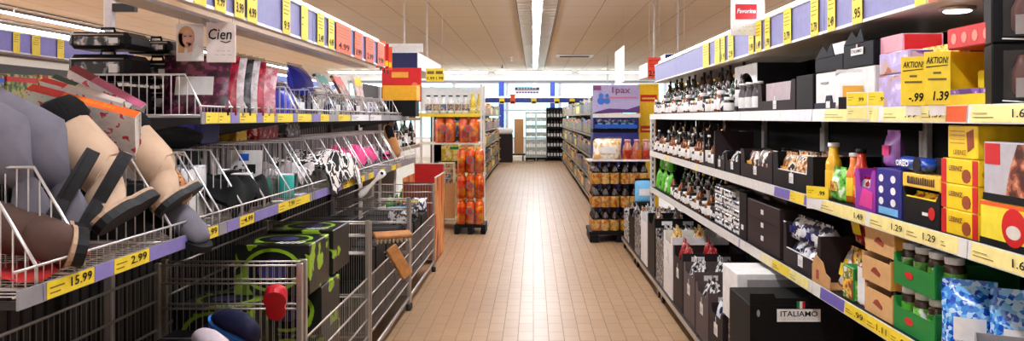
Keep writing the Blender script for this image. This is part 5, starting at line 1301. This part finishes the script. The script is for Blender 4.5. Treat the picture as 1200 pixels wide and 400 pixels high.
# ---------------------------------------------------------------- goods on the floor dollies
def dolly(y0, y1, label, x0=1.02, x1=1.62):
    r = tag(E('dolly'), label, 'dolly', 'floor dollies'); y0 += .01; y1 -= .01
    mb = MB(); mb.cbox(x0, x0+.03, y0, y1, .085, .125, .004); mb.cbox(x1-.03, x1, y0, y1, .085, .125, .004)
    for y in (y0, (y0+y1)/2-.015, y1-.03): mb.box(x0+.031, x1-.031, y, y+.03, .09, .12)
    mb.build('frame', STEEL, r); MB().box(x0+.003, x1-.003, y0, y1, .1255, .135).build('deck', DKSTEEL, r)
    for x in (x0+.03, x1-.05):
        for y in (y0+.08, y1-.08):
            MB().lathe([(.036,-.012),(.04,-.01),(.04,.01),(.036,.012)], 14, (0,0,0), 0, Matrix.Translation((x, y, .04)) @ Matrix.Rotation(PI/2, 4, 'Y')).build('wheel', RUBBER, r); w_ = KIDS[r.name][-1]
            MB().box(x-.018, x+.018, y-.012, y+.012, .04, .0845).build('fork', STEEL, w_)
for i in range(4):
    dolly([3.3, 4.8, 6.3, 7.8][i], [4.8, 6.3, 7.8, 8.9][i], f'low steel dolly with wheels carrying cartons at floor level, {GN[i]} from the camera')
ZD = .137; XD = 1.035
def flo(key, fn, xa, xb, lab, cat, grp=None, z=ZD, X=XD, rot=RZ):
    return goods(key, fn, xa, xb, z, lab, cat, grp, X=X, rot=rot)
def italiamo_case(w):
    r = E('display_carton'); h = .265; d = .36
    MB().cbox(-w/2, w/2, 0, d, 0, h, .003).build('carton', mat('soft_black', (9,9,10), .6), r)
    MB().prism([(-w/2,h+.0005),(w/2,h+.0005),(w/2,h+.03),(w*.3,h+.03),(w*.28,h+.06),(w*.1,h+.06),(w*.08,h+.03),(-w*.25,h+.03),(-w*.27,h+.05),(-w/2,h+.05)], 1, 0, .004).build('cut_top_edge', mat('soft_black', (9,9,10), .6), r)
    p = MB().box(-w*.24, w*.18, -.0035, -.0005, h*.72, h*.93).build('brand_plate', WHITE, r); text('ITALIAMO', .034, INK, p, (-w*.03, -.005, h*.85), width=w*.36, bold=.012)
    text('- - - - - - -', .012, GREY, p, (-w*.03, -.005, h*.77), width=w*.3)
    for k, m in enumerate((GREEN, WHITE, REDINK)): MB().box(-.022+.012*k, -.01+.012*k, -.0035, -.0005, h*.94, h*1.06).build('flag_stripe', m, p)
    MB().prism([(-w*.42+.007*math.cos(a), h*.86+.016*math.sin(a)) for a in [2*PI*q/14 for q in range(14)]], 1, -.0025, -.0005).build('round_mark', GREY, r); return r
# the ITALIAMO carton faces the camera, on a white carton with kraft trays below
put('ital', lambda: italiamo_case(.46), (1.195, 3.42, ZD+.263), FZ, 'big black ITALIAMO carton facing the camera on the first dolly', 'box')
def kraft_base(w):
    r = open_tray('jar_carton', w, .26, .4, .24, KRAFT, None, notch=.8, inner=BLACK); MB().box(-w*.4, w*.4, -.0014, -.0003, .08, .2).build('dark_panel', DKBROWN, r); return r
put('kbase', lambda: kraft_base(.44), (1.245, 3.4, ZD), FZ, 'kraft carton under the big black ITALIAMO carton', 'box')
def white_wrap(w):
    r = E('display_carton'); MB().cbox(-w/2, w/2, 0, .3, 0, .27, .004).build('white_carton', WHITE, r); MB().box(-w*.4, w*.3, -.0012, -.0002, .2, .24).build('faint_print', GREY, r); return r
put('wwrap', lambda: white_wrap(.5), (1.275, 3.86, ZD+.307), FZ, 'white carton right behind the ITALIAMO carton on the first dolly', 'box')
put('wbase', lambda: carton('display_carton', .5, .305, .3, DKBROWN, P_BW, P_MESH), (1.3, 3.84, ZD), FZ, 'printed dark carton under the white carton on the first dolly', 'box')
cols = [P_BW, DKBROWN, P_MESH, DKBROWN, P_BW, P_RED]
FL = [ (4.2, .3, .34, DKBROWN, P_NAVYW, 'navy sweets'), (4.55, .34, .36, mat('mauve_brown', (84,68,68), .6), P_BW, 'dark sticks'), (4.93, .36, .36, mat('mauve_brown', (84,68,68), .6), P_BW, 'dark rolls'),
       (5.32, .36, .36, DKBROWN, P_RED, 'red foil bags'), (5.72, .38, .36, WHITE, P_SNACK, 'snack bags'), (6.12, .36, .36, P_MESH, P_BW, 'black bags'), (6.55, .4, .38, BLACK, P_NOODLE, 'noodle packs'), (7.0, .4, .38, WHITE, P_BW, 'cup packs'), (7.45, .4, .34, P_MESH, P_PASTA, 'pasta packs'), (7.9, .4, .34, BLACK, P_BW, 'striped packs'), (8.35, .4, .3, P_WB, P_BW, 'white striped packs')]
FH = [.28,.32,.37,.42,.47,.43,.5,.46,.42,.38,.34]
def tagged_side(r, w, h):
    for q in (.06, .24): MB().box(w/2+.0008, w/2+.003, q, q+.09, h-.055, h-.022).build('price_tag', WHITE, r)
    return r
for k, (y, w, h, m, pm, nm) in enumerate(FL):
    h = FH[k]
    put(('flo', k), lambda: tagged_side(open_tray('floor_carton', w, h, .42, h*.86, m, WHITE if k < 5 else None, notch=.7, tagw=.08), w, h), (XD, y+w/2, ZD), RZ, f'floor carton of {nm} on the dollies, {ORD[k]} from the ITALIAMO carton', 'box', 'open cartons on the dollies')
    for j in range(2):
        for i in range(3):
            put(('flp', k, i), lambda i=i: pouch('sweet_bag', (w-.03)/3, h+.02+.02*((i+k) % 3), .12, pm, [WHITE, None, GOLD, None][(i+k) % 4], seed=200+k*3+i), (XD+.012+.17*j, y+w/2+(i-1)*(w-.02)/3, ZD+.006), RZ,
                f'pack standing in the floor carton of {nm}, {["front","back"][j]} row, {["near","middle","far"][i]} one', 'pack', 'packs in the floor cartons')
# tagged black trays stacked behind, at the height of the lower rail
TB = [(4.35, 2), (4.82, 2), (5.28, 2), (5.75, 2), (6.2, 1)]
for k, (y, n) in enumerate(TB):
    for lv in range(n):
        def tb(w=.4):
            r = open_tray('tagged_tray', .42, .1, .19, .075, BLACK, None, notch=.8)
            for sx in (-1, 1): MB().box(sx*.11-.035, sx*.11+.035, -.004, -.001, .03, .06).build('price_tag', WHITE, r)
            return r
        put('tbase', lambda: carton('dark_carton', .42, .46, .14, BLACK, None, None), (1.475, y+.22, ZD), RZ, f'black carton at the back of the dollies carrying tagged trays, {ORD[k]} from the camera', 'box', 'back cartons on the dollies') if lv == 0 else None
        put('tbt', tb, (1.425, y+.22, ZD+.463+.002+ (0 if lv == 0 else 0)), RZ, f'black tray with two white tags behind the floor cartons, {ORD[k]} from the camera', 'tray', 'tagged trays at the back') if lv == 0 else None
# ================================================================ the far half of the shop
# left: shelf with wine past the baskets
def plain_shelf(label, X, sgn, y0, y1, levels, depth=.4, top=None, back=True, group=None):
    """sgn: which side of X the shelf lies on"""
    r = tag(E('wall_shelf' if False else 'shelf_bay'), label, 'shelving', group); xo = lambda a, b: (min(X+sgn*a, X+sgn*b), max(X+sgn*a, X+sgn*b))
    top = top or levels[-1]+.4
    a, b = xo(depth, depth+.02); MB().box(a, b, y0, y1, .02, top).build('back_panel', mat('far_back', (60,54,52), .6), r)
    n = max(1, round((y1-y0)/1.2))
    for k in range(n+1):
        y = y0+(y1-y0-.03)*k/n; a, b = xo(depth-.03, depth-.001); MB().box(a, b, y, y+.03, 0, top).build('upright', RAILW, r)
    for z in levels:
        a, b = xo(.004, depth-.032); MB().box(a, b, y0, y1, z-.03, z-.002).build('shelf_board', CREAM if depth < .35 else DARK, r); s_ = KIDS[r.name][-1]
        a, b = xo(-.004, .003); MB().box(a, b, y0, y1, z-.035, z).build('price_rail', mat('far_rail', (150,136,116), .5), s_)
    return r
plain_shelf('plain shelf of dark bottles between the wire baskets and the orange drinks', -1.42, -1, 7.66, 9.6, [.5, 1.17, 1.5], .32, 1.85)
for lv, z in enumerate((1.17, 1.5)):
    for k in range(9):
        q = ['wine','vin','tall','amb','oil'][(k+2*lv) % 5]
        put('b_'+q, BT[q], (-1.44, 7.8+.2*k, z), LZ, f'{DESC[q]} past the baskets, {["lower","upper"][lv]} board, {ORD[k]} along', 'bottle', 'bottles past the baskets')
for k in range(4):
    put('gpo%d' % (k % 2), lambda: None, (-1.44, 7.9+.4*k, .5), LZ, f'bright green bag on the low board behind the promotion bin, {ORD[k]} from camera', 'pack', 'green bags past the baskets')

# end cap with the orange drinks
r = tag(E('end_cap_shelf'), 'white end cap shelf facing the camera behind the orange drinks', 'shelving'); place(r, (0, 0, 0))
ex0, ex1, ey0, ey1 = -1.6, -.68, 10.25, 10.85
for x in (ex0, ex1-.03):
    for y in (ey0, ey1-.03): MB().cbox(x, x+.03, y, y+.03, 0, 1.95, .003).build('upright', RAILW, r)
for z in (.15, 1.16, 1.56):
    MB().box(ex0+.031, ex1-.031, ey0+.001, ey1-.001, z-.02, z).build('shelf_board', CREAM, r)
MB().box(ex0+.031, ex1-.031, ey1-.02, ey1-.0315+.02, 1.6, 1.93).build('mesh_back', mat('mesh_white', (224,224,222), .5), r)
MB().box(ex0+.031, ex1-.031, ey0-.002, ey0+.0, 1.56-.05, 1.56-.0).build('yellow_rail', mat('rail_yellow', (240,206,60), .4), r)
ORB = mat('orange_drink', (240,92,14), .15, coat=.6, var=.25, scale=9)
def drink_pack(nx=3, rr=.056, h=.325, logo=True):
    r = bottle_pack('drink_pack', nx, 2, rr, h, ORB, mat('cap_orange', (246,150,40), .35), P_ORANGE, (.08,.72), True, .5, .74)
    if logo:
        MB().lathe([(.052,0),(.052,.003)], 18, (0,0,0), 0, Matrix.Translation((.0,-.002,h*.52)) @ Matrix.Rotation(PI/2, 4, 'X')).build('round_emblem', mat('emblem_grey', (120,120,130), .4), r); e = KIDS[r.name][-1]
        MB().lathe([(.036,0),(.036,.003)], 18, (0,0,0), 0, Matrix.Translation((.0,-.0055,h*.52)) @ Matrix.Rotation(PI/2, 4, 'X')).build('emblem_centre', mat('emblem_red', (196,60,40), .4), e)
    return r
for k in range(3):
    put('drink', drink_pack, (-.815, 9.86, .125+.332*k), FZ, f'orange shrink-wrapped drink pack on the small pallet, {["lowest","middle","topmost"][k]} of the stack', 'drinks', 'orange drink packs')
for k, x in enumerate((-1.19, -.87)):
    put('drink2', lambda: drink_pack(2, .066, .37), (x, 10.262, 1.162), FZ, ['orange drink pack on the end cap board, closer to the baskets','orange drink pack on the end cap board, closer to the aisle'][k], 'drinks', 'orange drink packs on the end cap')
pal = tag(E('small_pallet'), 'small black pallet on the floor under the orange drinks', 'pallet'); place(pal, (-.815, 9.85, 0))
MB().cbox(-.2, .2, 0, .42, .085, .123, .004).build('deck', BLACK, pal)
for x in (-.17, 0, .17): MB().cbox(x-.03, x+.03, .0, .42, 0, .0845, .004).build('runner', BLACK, pal)
for lv in range(4):
    for i in range(2):
        put('flourp', lambda: carton('flour_pack', .11, .066, .3, mat('flour_cream', (232,220,180), .6), P_FAR[2]), (-1.24+.115*i, 10.27, .62+.068*lv), FZ, f'cream pack below the end cap board, {["bottom","second","third","top"][lv]} layer, {["basket","aisle"][i]} side', 'pack', 'cream packs on the end cap')
put('flourb', lambda: carton('support_carton', .4, .465, .4, KRAFT, None, None), (-1.25, 10.27, .152), FZ, 'kraft carton under the cream packs of the end cap', 'box')
for k in range(6):
    put('milkb', lambda: bottle('milk_bottle', .045, .24, LIDWHT, LIDBLK, P_FAR[2], .5, .55), (-1.42+.1*k, 10.35, 1.562), FZ, f'white bottle with black cap on top of the end cap, {ORD[k]} from the basket side', 'bottle', 'white bottles on the end cap')
for k in range(2):
    put('yelb', lambda: bottle('juice_bottle', .04, .26, mat('lemon_bottle', (232,206,70), .3), YELLOW, P_FAR[6], .5, .6), (-.82+.09*k, 10.35, 1.562), FZ, ['yellow bottle on top of the end cap beside the white bottles','yellow bottle on top of the end cap at the aisle corner'][k], 'bottle', 'yellow bottles on the end cap')
put('blkb', lambda: carton('shelf_carton', .2, .1, .2, BLACK, P_BW), (-.83, 10.6, 1.562), FZ, 'small black carton behind the yellow bottles on the end cap', 'box')
b = carton('floor_carton', .24, .42, .4, BLACK, P_RED, None); place(b, (-.98, 15.4, .001), LZ); tag(b, 'black and red carton standing on the floor further down the basket side', 'box')

FARC = 0
def far_rows(X, sgn, y0, y1, levels, side, step=.62, hmax=.3, seed=1):
    global FARC
    ro = random.Random(seed)
    n = int((y1-y0)/step)
    for li, z in enumerate(levels):
        for k in range(n):
            j = ro.randrange(8); key = ('far', j)
            o = put(key, lambda j=j: simple('grocery_pack', .5, .24, .25, P_FAR[j], [DKBROWN, DKBROWN, BLUE, YELLOW, RED, GOLD, GREEN, DKBROWN][j]), (X+sgn*.02, y0+step*(k+.5), z), RZ if sgn > 0 else LZ,
                f'{["brown and gold","dark grey","beige and blue","red and cream","green","blue","yellow","black"][j]} pack in the far {side} shelves, {ORD[li]} board up, column {k+1}', 'groceries', f'packs in the far {side} shelves')
            o.scale = (step/.5*.94, 1, ro.uniform(.9, 1.17))
plain_shelf('long far shelving on the basket side, running to the windows', -1.08, -1, 11.2, 25.35, [.16, .5, .86, 1.22, 1.58], .4, 1.95)
far_rows(-1.08, -1, 11.25, 25.3, [.162, .502, .862, 1.222, 1.582], 'basket side', .62, .28, 3)
plain_shelf('long far shelving on the grocery side, running to the windows', .95, 1, 11.8, 26, [.16, .5, .86, 1.22, 1.58], .4, 1.95)
far_rows(.95, 1, 11.85, 25.9, [.162, .502, .862, 1.222, 1.582], 'grocery side', .62, .28, 5)

# bottle pallet on the grocery side
pal = tag(E('pallet'), 'black pallet under the stacked dark juice bottles', 'pallet'); place(pal, (1.05, 9.2, 0))
MB().cbox(-.38, .38, 0, .6, .09, .13, .004).build('deck', BLACK, pal)
for x in (-.32, 0, .32): MB().cbox(x-.05, x+.05, 0, .6, 0, .0895, .005).build('runner', BLACK, pal)
LABO = P_ORLAB
def juice_pack(): return bottle_pack('juice_pack', 3, 2, .055, .275, GLASSDK, mat('cap_dark', (40,26,24), .4), LABO, (.03,.5), True, .4, .55)
for lv in range(3):
    for i in range(2):
        for j in range(2):
            put('juice', juice_pack, (.87+.35*i, 9.22+.26*j, .132+.281*lv), FZ, f'shrink-wrapped dark juice pack, {["bottom","middle","top"][lv]} layer of the pallet, {["front","back"][j]} row, {["aisle","shelf"][i]} side', 'drinks', 'dark juice packs on the pallet')
t = tag(E('pallet_tray'), 'pale cardboard tray lying on top of the dark juice packs', 'tray'); place(t, (1.05, 9.2, .976)); MB().box(-.39, .39, 0, .56, 0, .006).build('sheet', CREAM, t); MB().box(-.39, .39, -.004, -.0005, 0, .022).build('front_edge', WHITE, t)
b = pouch('bread_bag', .36, .28, .24, P_BREAD, WHITE, 17, True, 'bread_loaf', FILM); place(b, (.9, 9.25, .984), FZ); tag(b, 'big beige bag of bread on the pale tray over the juice packs', 'bread')
put('ojp', lambda: bottle_pack('juice_pack', 3, 2, .056, .25, mat('clear_juice', (170,110,90), .12, coat=.5), mat('cap_pink', (206,150,160), .4), P_ORANGE, (.02,.5), True, .45, .55), (1.26, 9.23, .984), FZ, 'orange-labelled juice pack beside the bread bag', 'drinks')
# purple display
d = tag(E('promotion_display'), 'lilac 1pax promotion display with blue figures above a navy shelf', 'display'); place(d, (1.09, 10.1, 0))
MB().cbox(-.3, .3, .02, .5, 0, 1.3, .006).build('lower_case', NAVY, d)
MB().box(-.3, .3, .1, .5, 1.3005, 1.35).build('inner_board', BLACK, d)
for sx in (-1, 1): MB().box(min(sx*.285, sx*.3), max(sx*.285, sx*.3), .03, .5, 1.3505, 1.56).build('cheek', NAVY, d)
MB().box(-.28, .28, .03, .05, 1.36, 1.41).build('blue_tray_edge', BLUE, d); MB().box(-.285, .285, .45, .5, 1.3505, 1.56).build('back_wall', NAVY, d)
h_ = MB().box(-.31, .31, .0, .02, 1.565, 1.93).build('header', mat('header_lilac', (176,166,206), .4), d)
text('1pax', .12, mat('header_wine', (130,60,110), .5), h_, (.05, -.006, 1.86), width=.24, bold=.01); MB().box(-.1, .28, -.004, -.0005, 1.755, 1.775).build('rose_line', mat('rose_print', (206,120,150), .5), h_)
mb = MB()
for x, s in ((-.2, 1.0), (-.12, .8)):
    mb.lathe([(.05*s,0),(.05*s,.003)], 14, (0,0,0), 0, Matrix.Translation((x, -.001, 1.72)) @ Matrix.Rotation(PI/2, 4, 'X')); mb.lathe([(.032*s,0),(.032*s,.003)], 14, (0,0,0), 0, Matrix.Translation((x, -.0012, 1.79)) @ Matrix.Rotation(PI/2, 4, 'X'))
mb.build('blue_shapes', mat('shape_blue', (60,110,200), .4), h_)
MB().box(-.3, -.2, -.004, -.0005, 1.86, 1.92).build('wine_corner', mat('header_wine', (130,60,110), .5), h_); MB().prism([(-.31,1.565),(.31,1.565),(.31,1.66),(.15,1.61),(-.1,1.62)], 1, -.003, -.0005).build('purple_wave', mat('wave_purple', (84,44,110), .4), h_)
MB().prism([(-.31,1.5),(.31,1.5),(.31,1.55),(.0,1.563),(-.31,1.55)], 1, -.06, .0).build('white_lip', mat('lip_white', (222,214,206), .5), h_)
for k in range(5):
    put('navyp', lambda: pouch('tissue_pack', .1, .13, .08, P_FAR[5], SKYBLUE, seed=19), (.88+.105*k, 10.17, 1.352), FZ, f'blue pack on the navy shelf of the lilac display, {ORD[k]} from the aisle', 'pack', 'blue packs on the display')
# yellow pillar, post, blue pack
y = tag(E('yellow_pillar'), 'yellow cardboard pillar with red bands beside the lilac display', 'display'); place(y, (1.56, 10.4, 0))
MB().cbox(-.14, .14, 0, .2, 0, 1.96, .01).build('pillar', mat('pillar_yellow', (240,192,24), .4), y)
for z in (1.3, 1.72): b_ = MB().box(-.11, .11, -.004, -.0005, z, z+.09).build('red_band', RED, y); MB().box(-.09, .09, -.006, -.0042, z+.03, z+.05).build('yellow_line', YELLOW, b_)
p = tag(E('shelf_post'), 'white perforated shelf post at the far end of the grocery bays', 'post'); place(p, (1.245, 8.02, 0)); MB().cbox(-.022, .022, -.02, .02, 0, 1.52, .003).build('post', RAILW, p)
mb = MB()
for k in range(22): mb.box(-.006, .006, -.0216, -.0206, .15+.06*k, .18+.06*k)
mb.build('slot', INK, p)
c = carton('support_carton', .24, .5, .2, BLACK, None, None); place(c, (1.3, 8.98, .001), FZ); tag(c, 'black carton under the pale blue pack by the juice pallet', 'box'); c.scale = (1,.5,1)
c = pouch('napkin_pack', .22, .28, .1, SKYBLUE, WHITE, 4, True, 'pack', BLACK); place(c, (1.3, 8.99, .503), FZ); tag(c, 'pale blue pack with black top on the black carton by the juice pallet', 'pack')

# row closing the aisle
bc = canopy(0, 1, 0, 1, 2.02, 2.2, .2, 'long blue canopy across the end of the aisle before the windows', None, [], COLB); place(bc, (.3, 26.9, 2.02), LZ); bc.scale = (1, 5.2, 1)
for k, (x, m) in enumerate(((-1.1, YELLOW), (-.72, ORANGE), (.02, YELLOW), (.82, YELLOW), (1.36, YELLOW))):
    s = hang_sign('price_sign', .18, .24 if m is YELLOW else .34, m, f'small {"yellow" if m is YELLOW else "orange"} price sign on the blue canopy before the windows, {ORD[k]} from the basket side', (x, 26.86, 1.98)); MB().box(-.07, .07, -.006, -.0035, .03, .09).build('small_print', INK, s); MB().box(-.02, .02, .0032, .02, .1, .14).build('clip', WHITE, s)
s = hang_sign('info_sign', .86, .3, WHITE, 'white notice board with navy heading hanging before the windows', (-.22, 27.0, 2.27), 0, CEIL-2.57); MB().box(-.43, .43, -.006, -.0035, .2, .3).build('navy_heading', NAVY, s)
mb = MB()
for k in range(7): mb.box(-.34+.1*k, -.27+.1*k, -.009, -.0065, .235, .265)
mb.build('lettering', WHITE, s); mb = MB()
for k in range(8): mb.box(-.38+.1*k, -.31+.1*k, -.007, -.004, .09, .14)
mb.build('lettering', NAVY, s)
def grey_crate(w=.36, h=.26):
    r = E('plastic_crate'); mb = MB(); d = .4; t = .015
    mb.box(-w/2, w/2, 0, d, 0, t); 
    for a in (0, d-t): mb.box(-w/2, w/2, a, a+t, t, h*.3); mb.box(-w/2, w/2, a, a+t, h*.8, h)
    for a in (-w/2, w/2-t): mb.box(a, a+t, t, d-t, t, h)
    for k in range(5): mb.box(-w/2+t+k*(w-3*t)/4, -w/2+2*t+k*(w-3*t)/4, 0, t, h*.3, h*.8)
    mb.build('crate_body', mat('crate_grey', (176,188,180), .5), r); MB().box(-.05, .05, -.003, -.0005, h*.84, h*.95).build('label', WHITE, r); return r
for c_ in range(2):
    for lv in range(6):
        put('crate', grey_crate, (-.09+.37*c_, 26.55, .002+.262*lv+.12), FZ, f'pale grey plastic crate at the aisle end, {["first","second"][c_]} stack, {ORD[lv]} from floor', 'crate', 'grey crates at the aisle end')
for c_ in range(2):
    r = tag(E('dolly'), ['low dark base under the first crate stack','low dark base under the second crate stack'][c_], 'dolly'); place(r, (-.09+.37*c_, 26.55, 0)); MB().cbox(-.18, .18, 0, .42, .03, .119, .005).build('deck', BLACK, r)
    for x in (-.14, .14): MB().lathe([(.02,0),(.025,.01),(.025,.0295)], 10, (x, .1, 0)).build('wheel', RUBBER, r)
r = tag(E('bottle_rack'), 'dark rack full of wine bottles at the end of the aisle', 'rack'); place(r, (.8, 26.6, 0))
MB().box(-.33, .33, .3, .34, 0, 1.85).build('back_panel', BLACK, r)
for sx in (-1, 1): MB().box(min(sx*.33, sx*.35), max(sx*.33, sx*.35), 0, .34, 0, 1.85).build('side_panel', DKBROWN, r)
for k in range(5): MB().box(-.329, .329, 0, .299, .1+.34*k, .12+.34*k).build('shelf_board', DKBROWN, r)
for k in range(5):
    for i in range(6):
        put('b_wine', BT['wine'], (.53+.108*i, 26.64, .122+.34*k), FZ, f'dark wine bottle in the end rack, {ORD[k]} board up, {ORD[i]} from the crate tower', 'bottle', 'wine bottles in the end rack')
r = tag(E('black_cabinet'), 'tall black cabinet with white lamps beside the wine rack', 'cabinet'); place(r, (1.42, 26.2, 0)); MB().cbox(-.2, .2, 0, .5, 0, 2.05, .01).build('body', BLACK, r)
for z in (1.95, 1.5, 1.2, .9): MB().box(-.12, .06, -.004, -.0005, z, z+.03).build('white_mark', WHITE, r)
for k in range(3):
    put('brcase', lambda: carton('moving_carton', .32, .4, .4, KRAFT, DKBROWN if False else None, None), (-.5, 26.5, .25+.402*k), FZ, f'brown carton stacked on the flat trolley at the aisle end, {["lowest","middle","topmost"][k]}', 'box', 'brown cartons on the trolley')
r = tag(E('flat_trolley'), 'low flat trolley with dark wheels carrying the brown cartons', 'trolley'); place(r, (-.7, 26.45, 0)); MB().cbox(-.42, .42, 0, .6, .2, .248, .005).build('deck', DKSTEEL, r)
for x in (-.34, .34):
    for y_ in (.1, .5): MB().lathe([(.08,-.02),(.09,-.015),(.09,.015),(.08,.02)], 14, (0,0,0), 0, Matrix.Translation((x, y_, .092)) @ Matrix.Rotation(PI/2, 4, 'Y')).build('wheel', RUBBER, r)
mb = MB(); mb.tube([(-.41,.05,.249), (-.41,.05,1.0), (-.41,.55,1.0), (-.41,.55,.249)], .015, 8); mb.build('handle', STEEL, r)
r = tag(E('sale_counter'), 'white counter with rounded front and red corner near the windows', 'counter'); place(r, (-.98, 25.7, 0)); MB().cbox(-.28, .28, 0, .5, 0, .95, .02).build('counter_base', DKBROWN, r); MB().cbox(-.3, .3, -.03, .52, .951, 1.16, .05).build('white_top', WHITE, r); MB().box(-.31, -.2, -.036, -.0305, .98, 1.13).build('red_corner', RED, r)
n_ = end_panel(2.0, 2.3, 20.0, 2.05, 2.3, NAVY, 'navy end panel of a far canopy close to the windows', False)

# beyond the baskets: the next aisle's shelving
plain_shelf('next aisle shelving seen over the picture books', -4.0, -1, 4.6, 7.6, [1.0, 1.3, 1.62], .45, 1.95)
nx = canopy(-3.95, -1, 4.6, 7.6, 1.99, 2.16, .3, 'lilac canopy with yellow cards in the next aisle, seen over the books', None, [(14,22,YELLOW,None),(36,46,YELLOW,None),(66,74,YELLOW,None)], mat('lilac_deep', (128,118,196), .4))
ro = random.Random(4)
for li, z in enumerate((1.002, 1.302, 1.622)):
    for k in range(7):
        j = ro.randrange(7); o = put(('far', j), lambda j=j: simple('grocery_pack', .5, .24, .25, P_FAR[j], [WHITE, DKBROWN, BLUE, YELLOW, RED, WHITE, GREEN, GOLD][j]), (-4.02, 4.85+.4*k, z), LZ,
            f'{["brown and gold","dark grey","beige and blue","red and cream","green","blue","yellow","black"][j]} pack in the next aisle seen over the books, {ORD[li]} board, {ORD[k]} along', 'groceries', 'packs in the next aisle'); o.scale = (.74, 1, ro.uniform(.8, 1.1))
plain_shelf('far shelving with blue canopy seen through the upper wire baskets', -5.2, -1, 12, 20, [1.0, 1.4, 1.8], .45, 2.2)
f_ = canopy(-5.15, -1, 12, 20, 2.22, 2.36, .3, 'long blue canopy of the far shelving behind the upper wire baskets', None, [], COLB)
for li, z in enumerate((1.002, 1.402, 1.802)):
    for k in range(8):
        j = [2, 4, 2, 6][(k+li) % 4]; o = put(('far', j), lambda j=j: simple('grocery_pack', .5, .24, .25, P_FAR[j], WHITE), (-5.22, 12.5+k, z), LZ, f'{["","","beige and blue","","green","","yellow"][j]} pack under the far blue canopy, {ORD[li]} board, {ORD[k]} along', 'groceries', 'packs under the far blue canopy'); o.scale = (1.9, 1, 1.25)
EXPO = 0.2
# ================================================================ camera and output look
cam = bpy.data.cameras.new('camera'); co = bpy.data.objects.new('camera', cam); COL.objects.link(co)
co.location = (0, 0, H); co.rotation_euler = (PI/2, 0, 0)
cam.sensor_width = 36; cam.lens = F/1200*36; cam.shift_x = (600-CX)/1200; cam.shift_y = (CY-200)/1200
cam.clip_start = .05; cam.clip_end = 200
S.camera = co
vs = S.view_settings; vs.view_transform = 'Standard'; vs.look = 'None'; vs.gamma = 1; vs.use_curve_mapping = False; vs.exposure = EXPO
S.cycles.use_denoising = True; S.cycles.max_bounces = 6; S.cycles.diffuse_bounces = 3; S.cycles.glossy_bounces = 3
S.cycles.transparent_max_bounces = 12; S.cycles.sample_clamp_indirect = 6; S.cycles.caustics_reflective = False; S.cycles.caustics_refractive = False
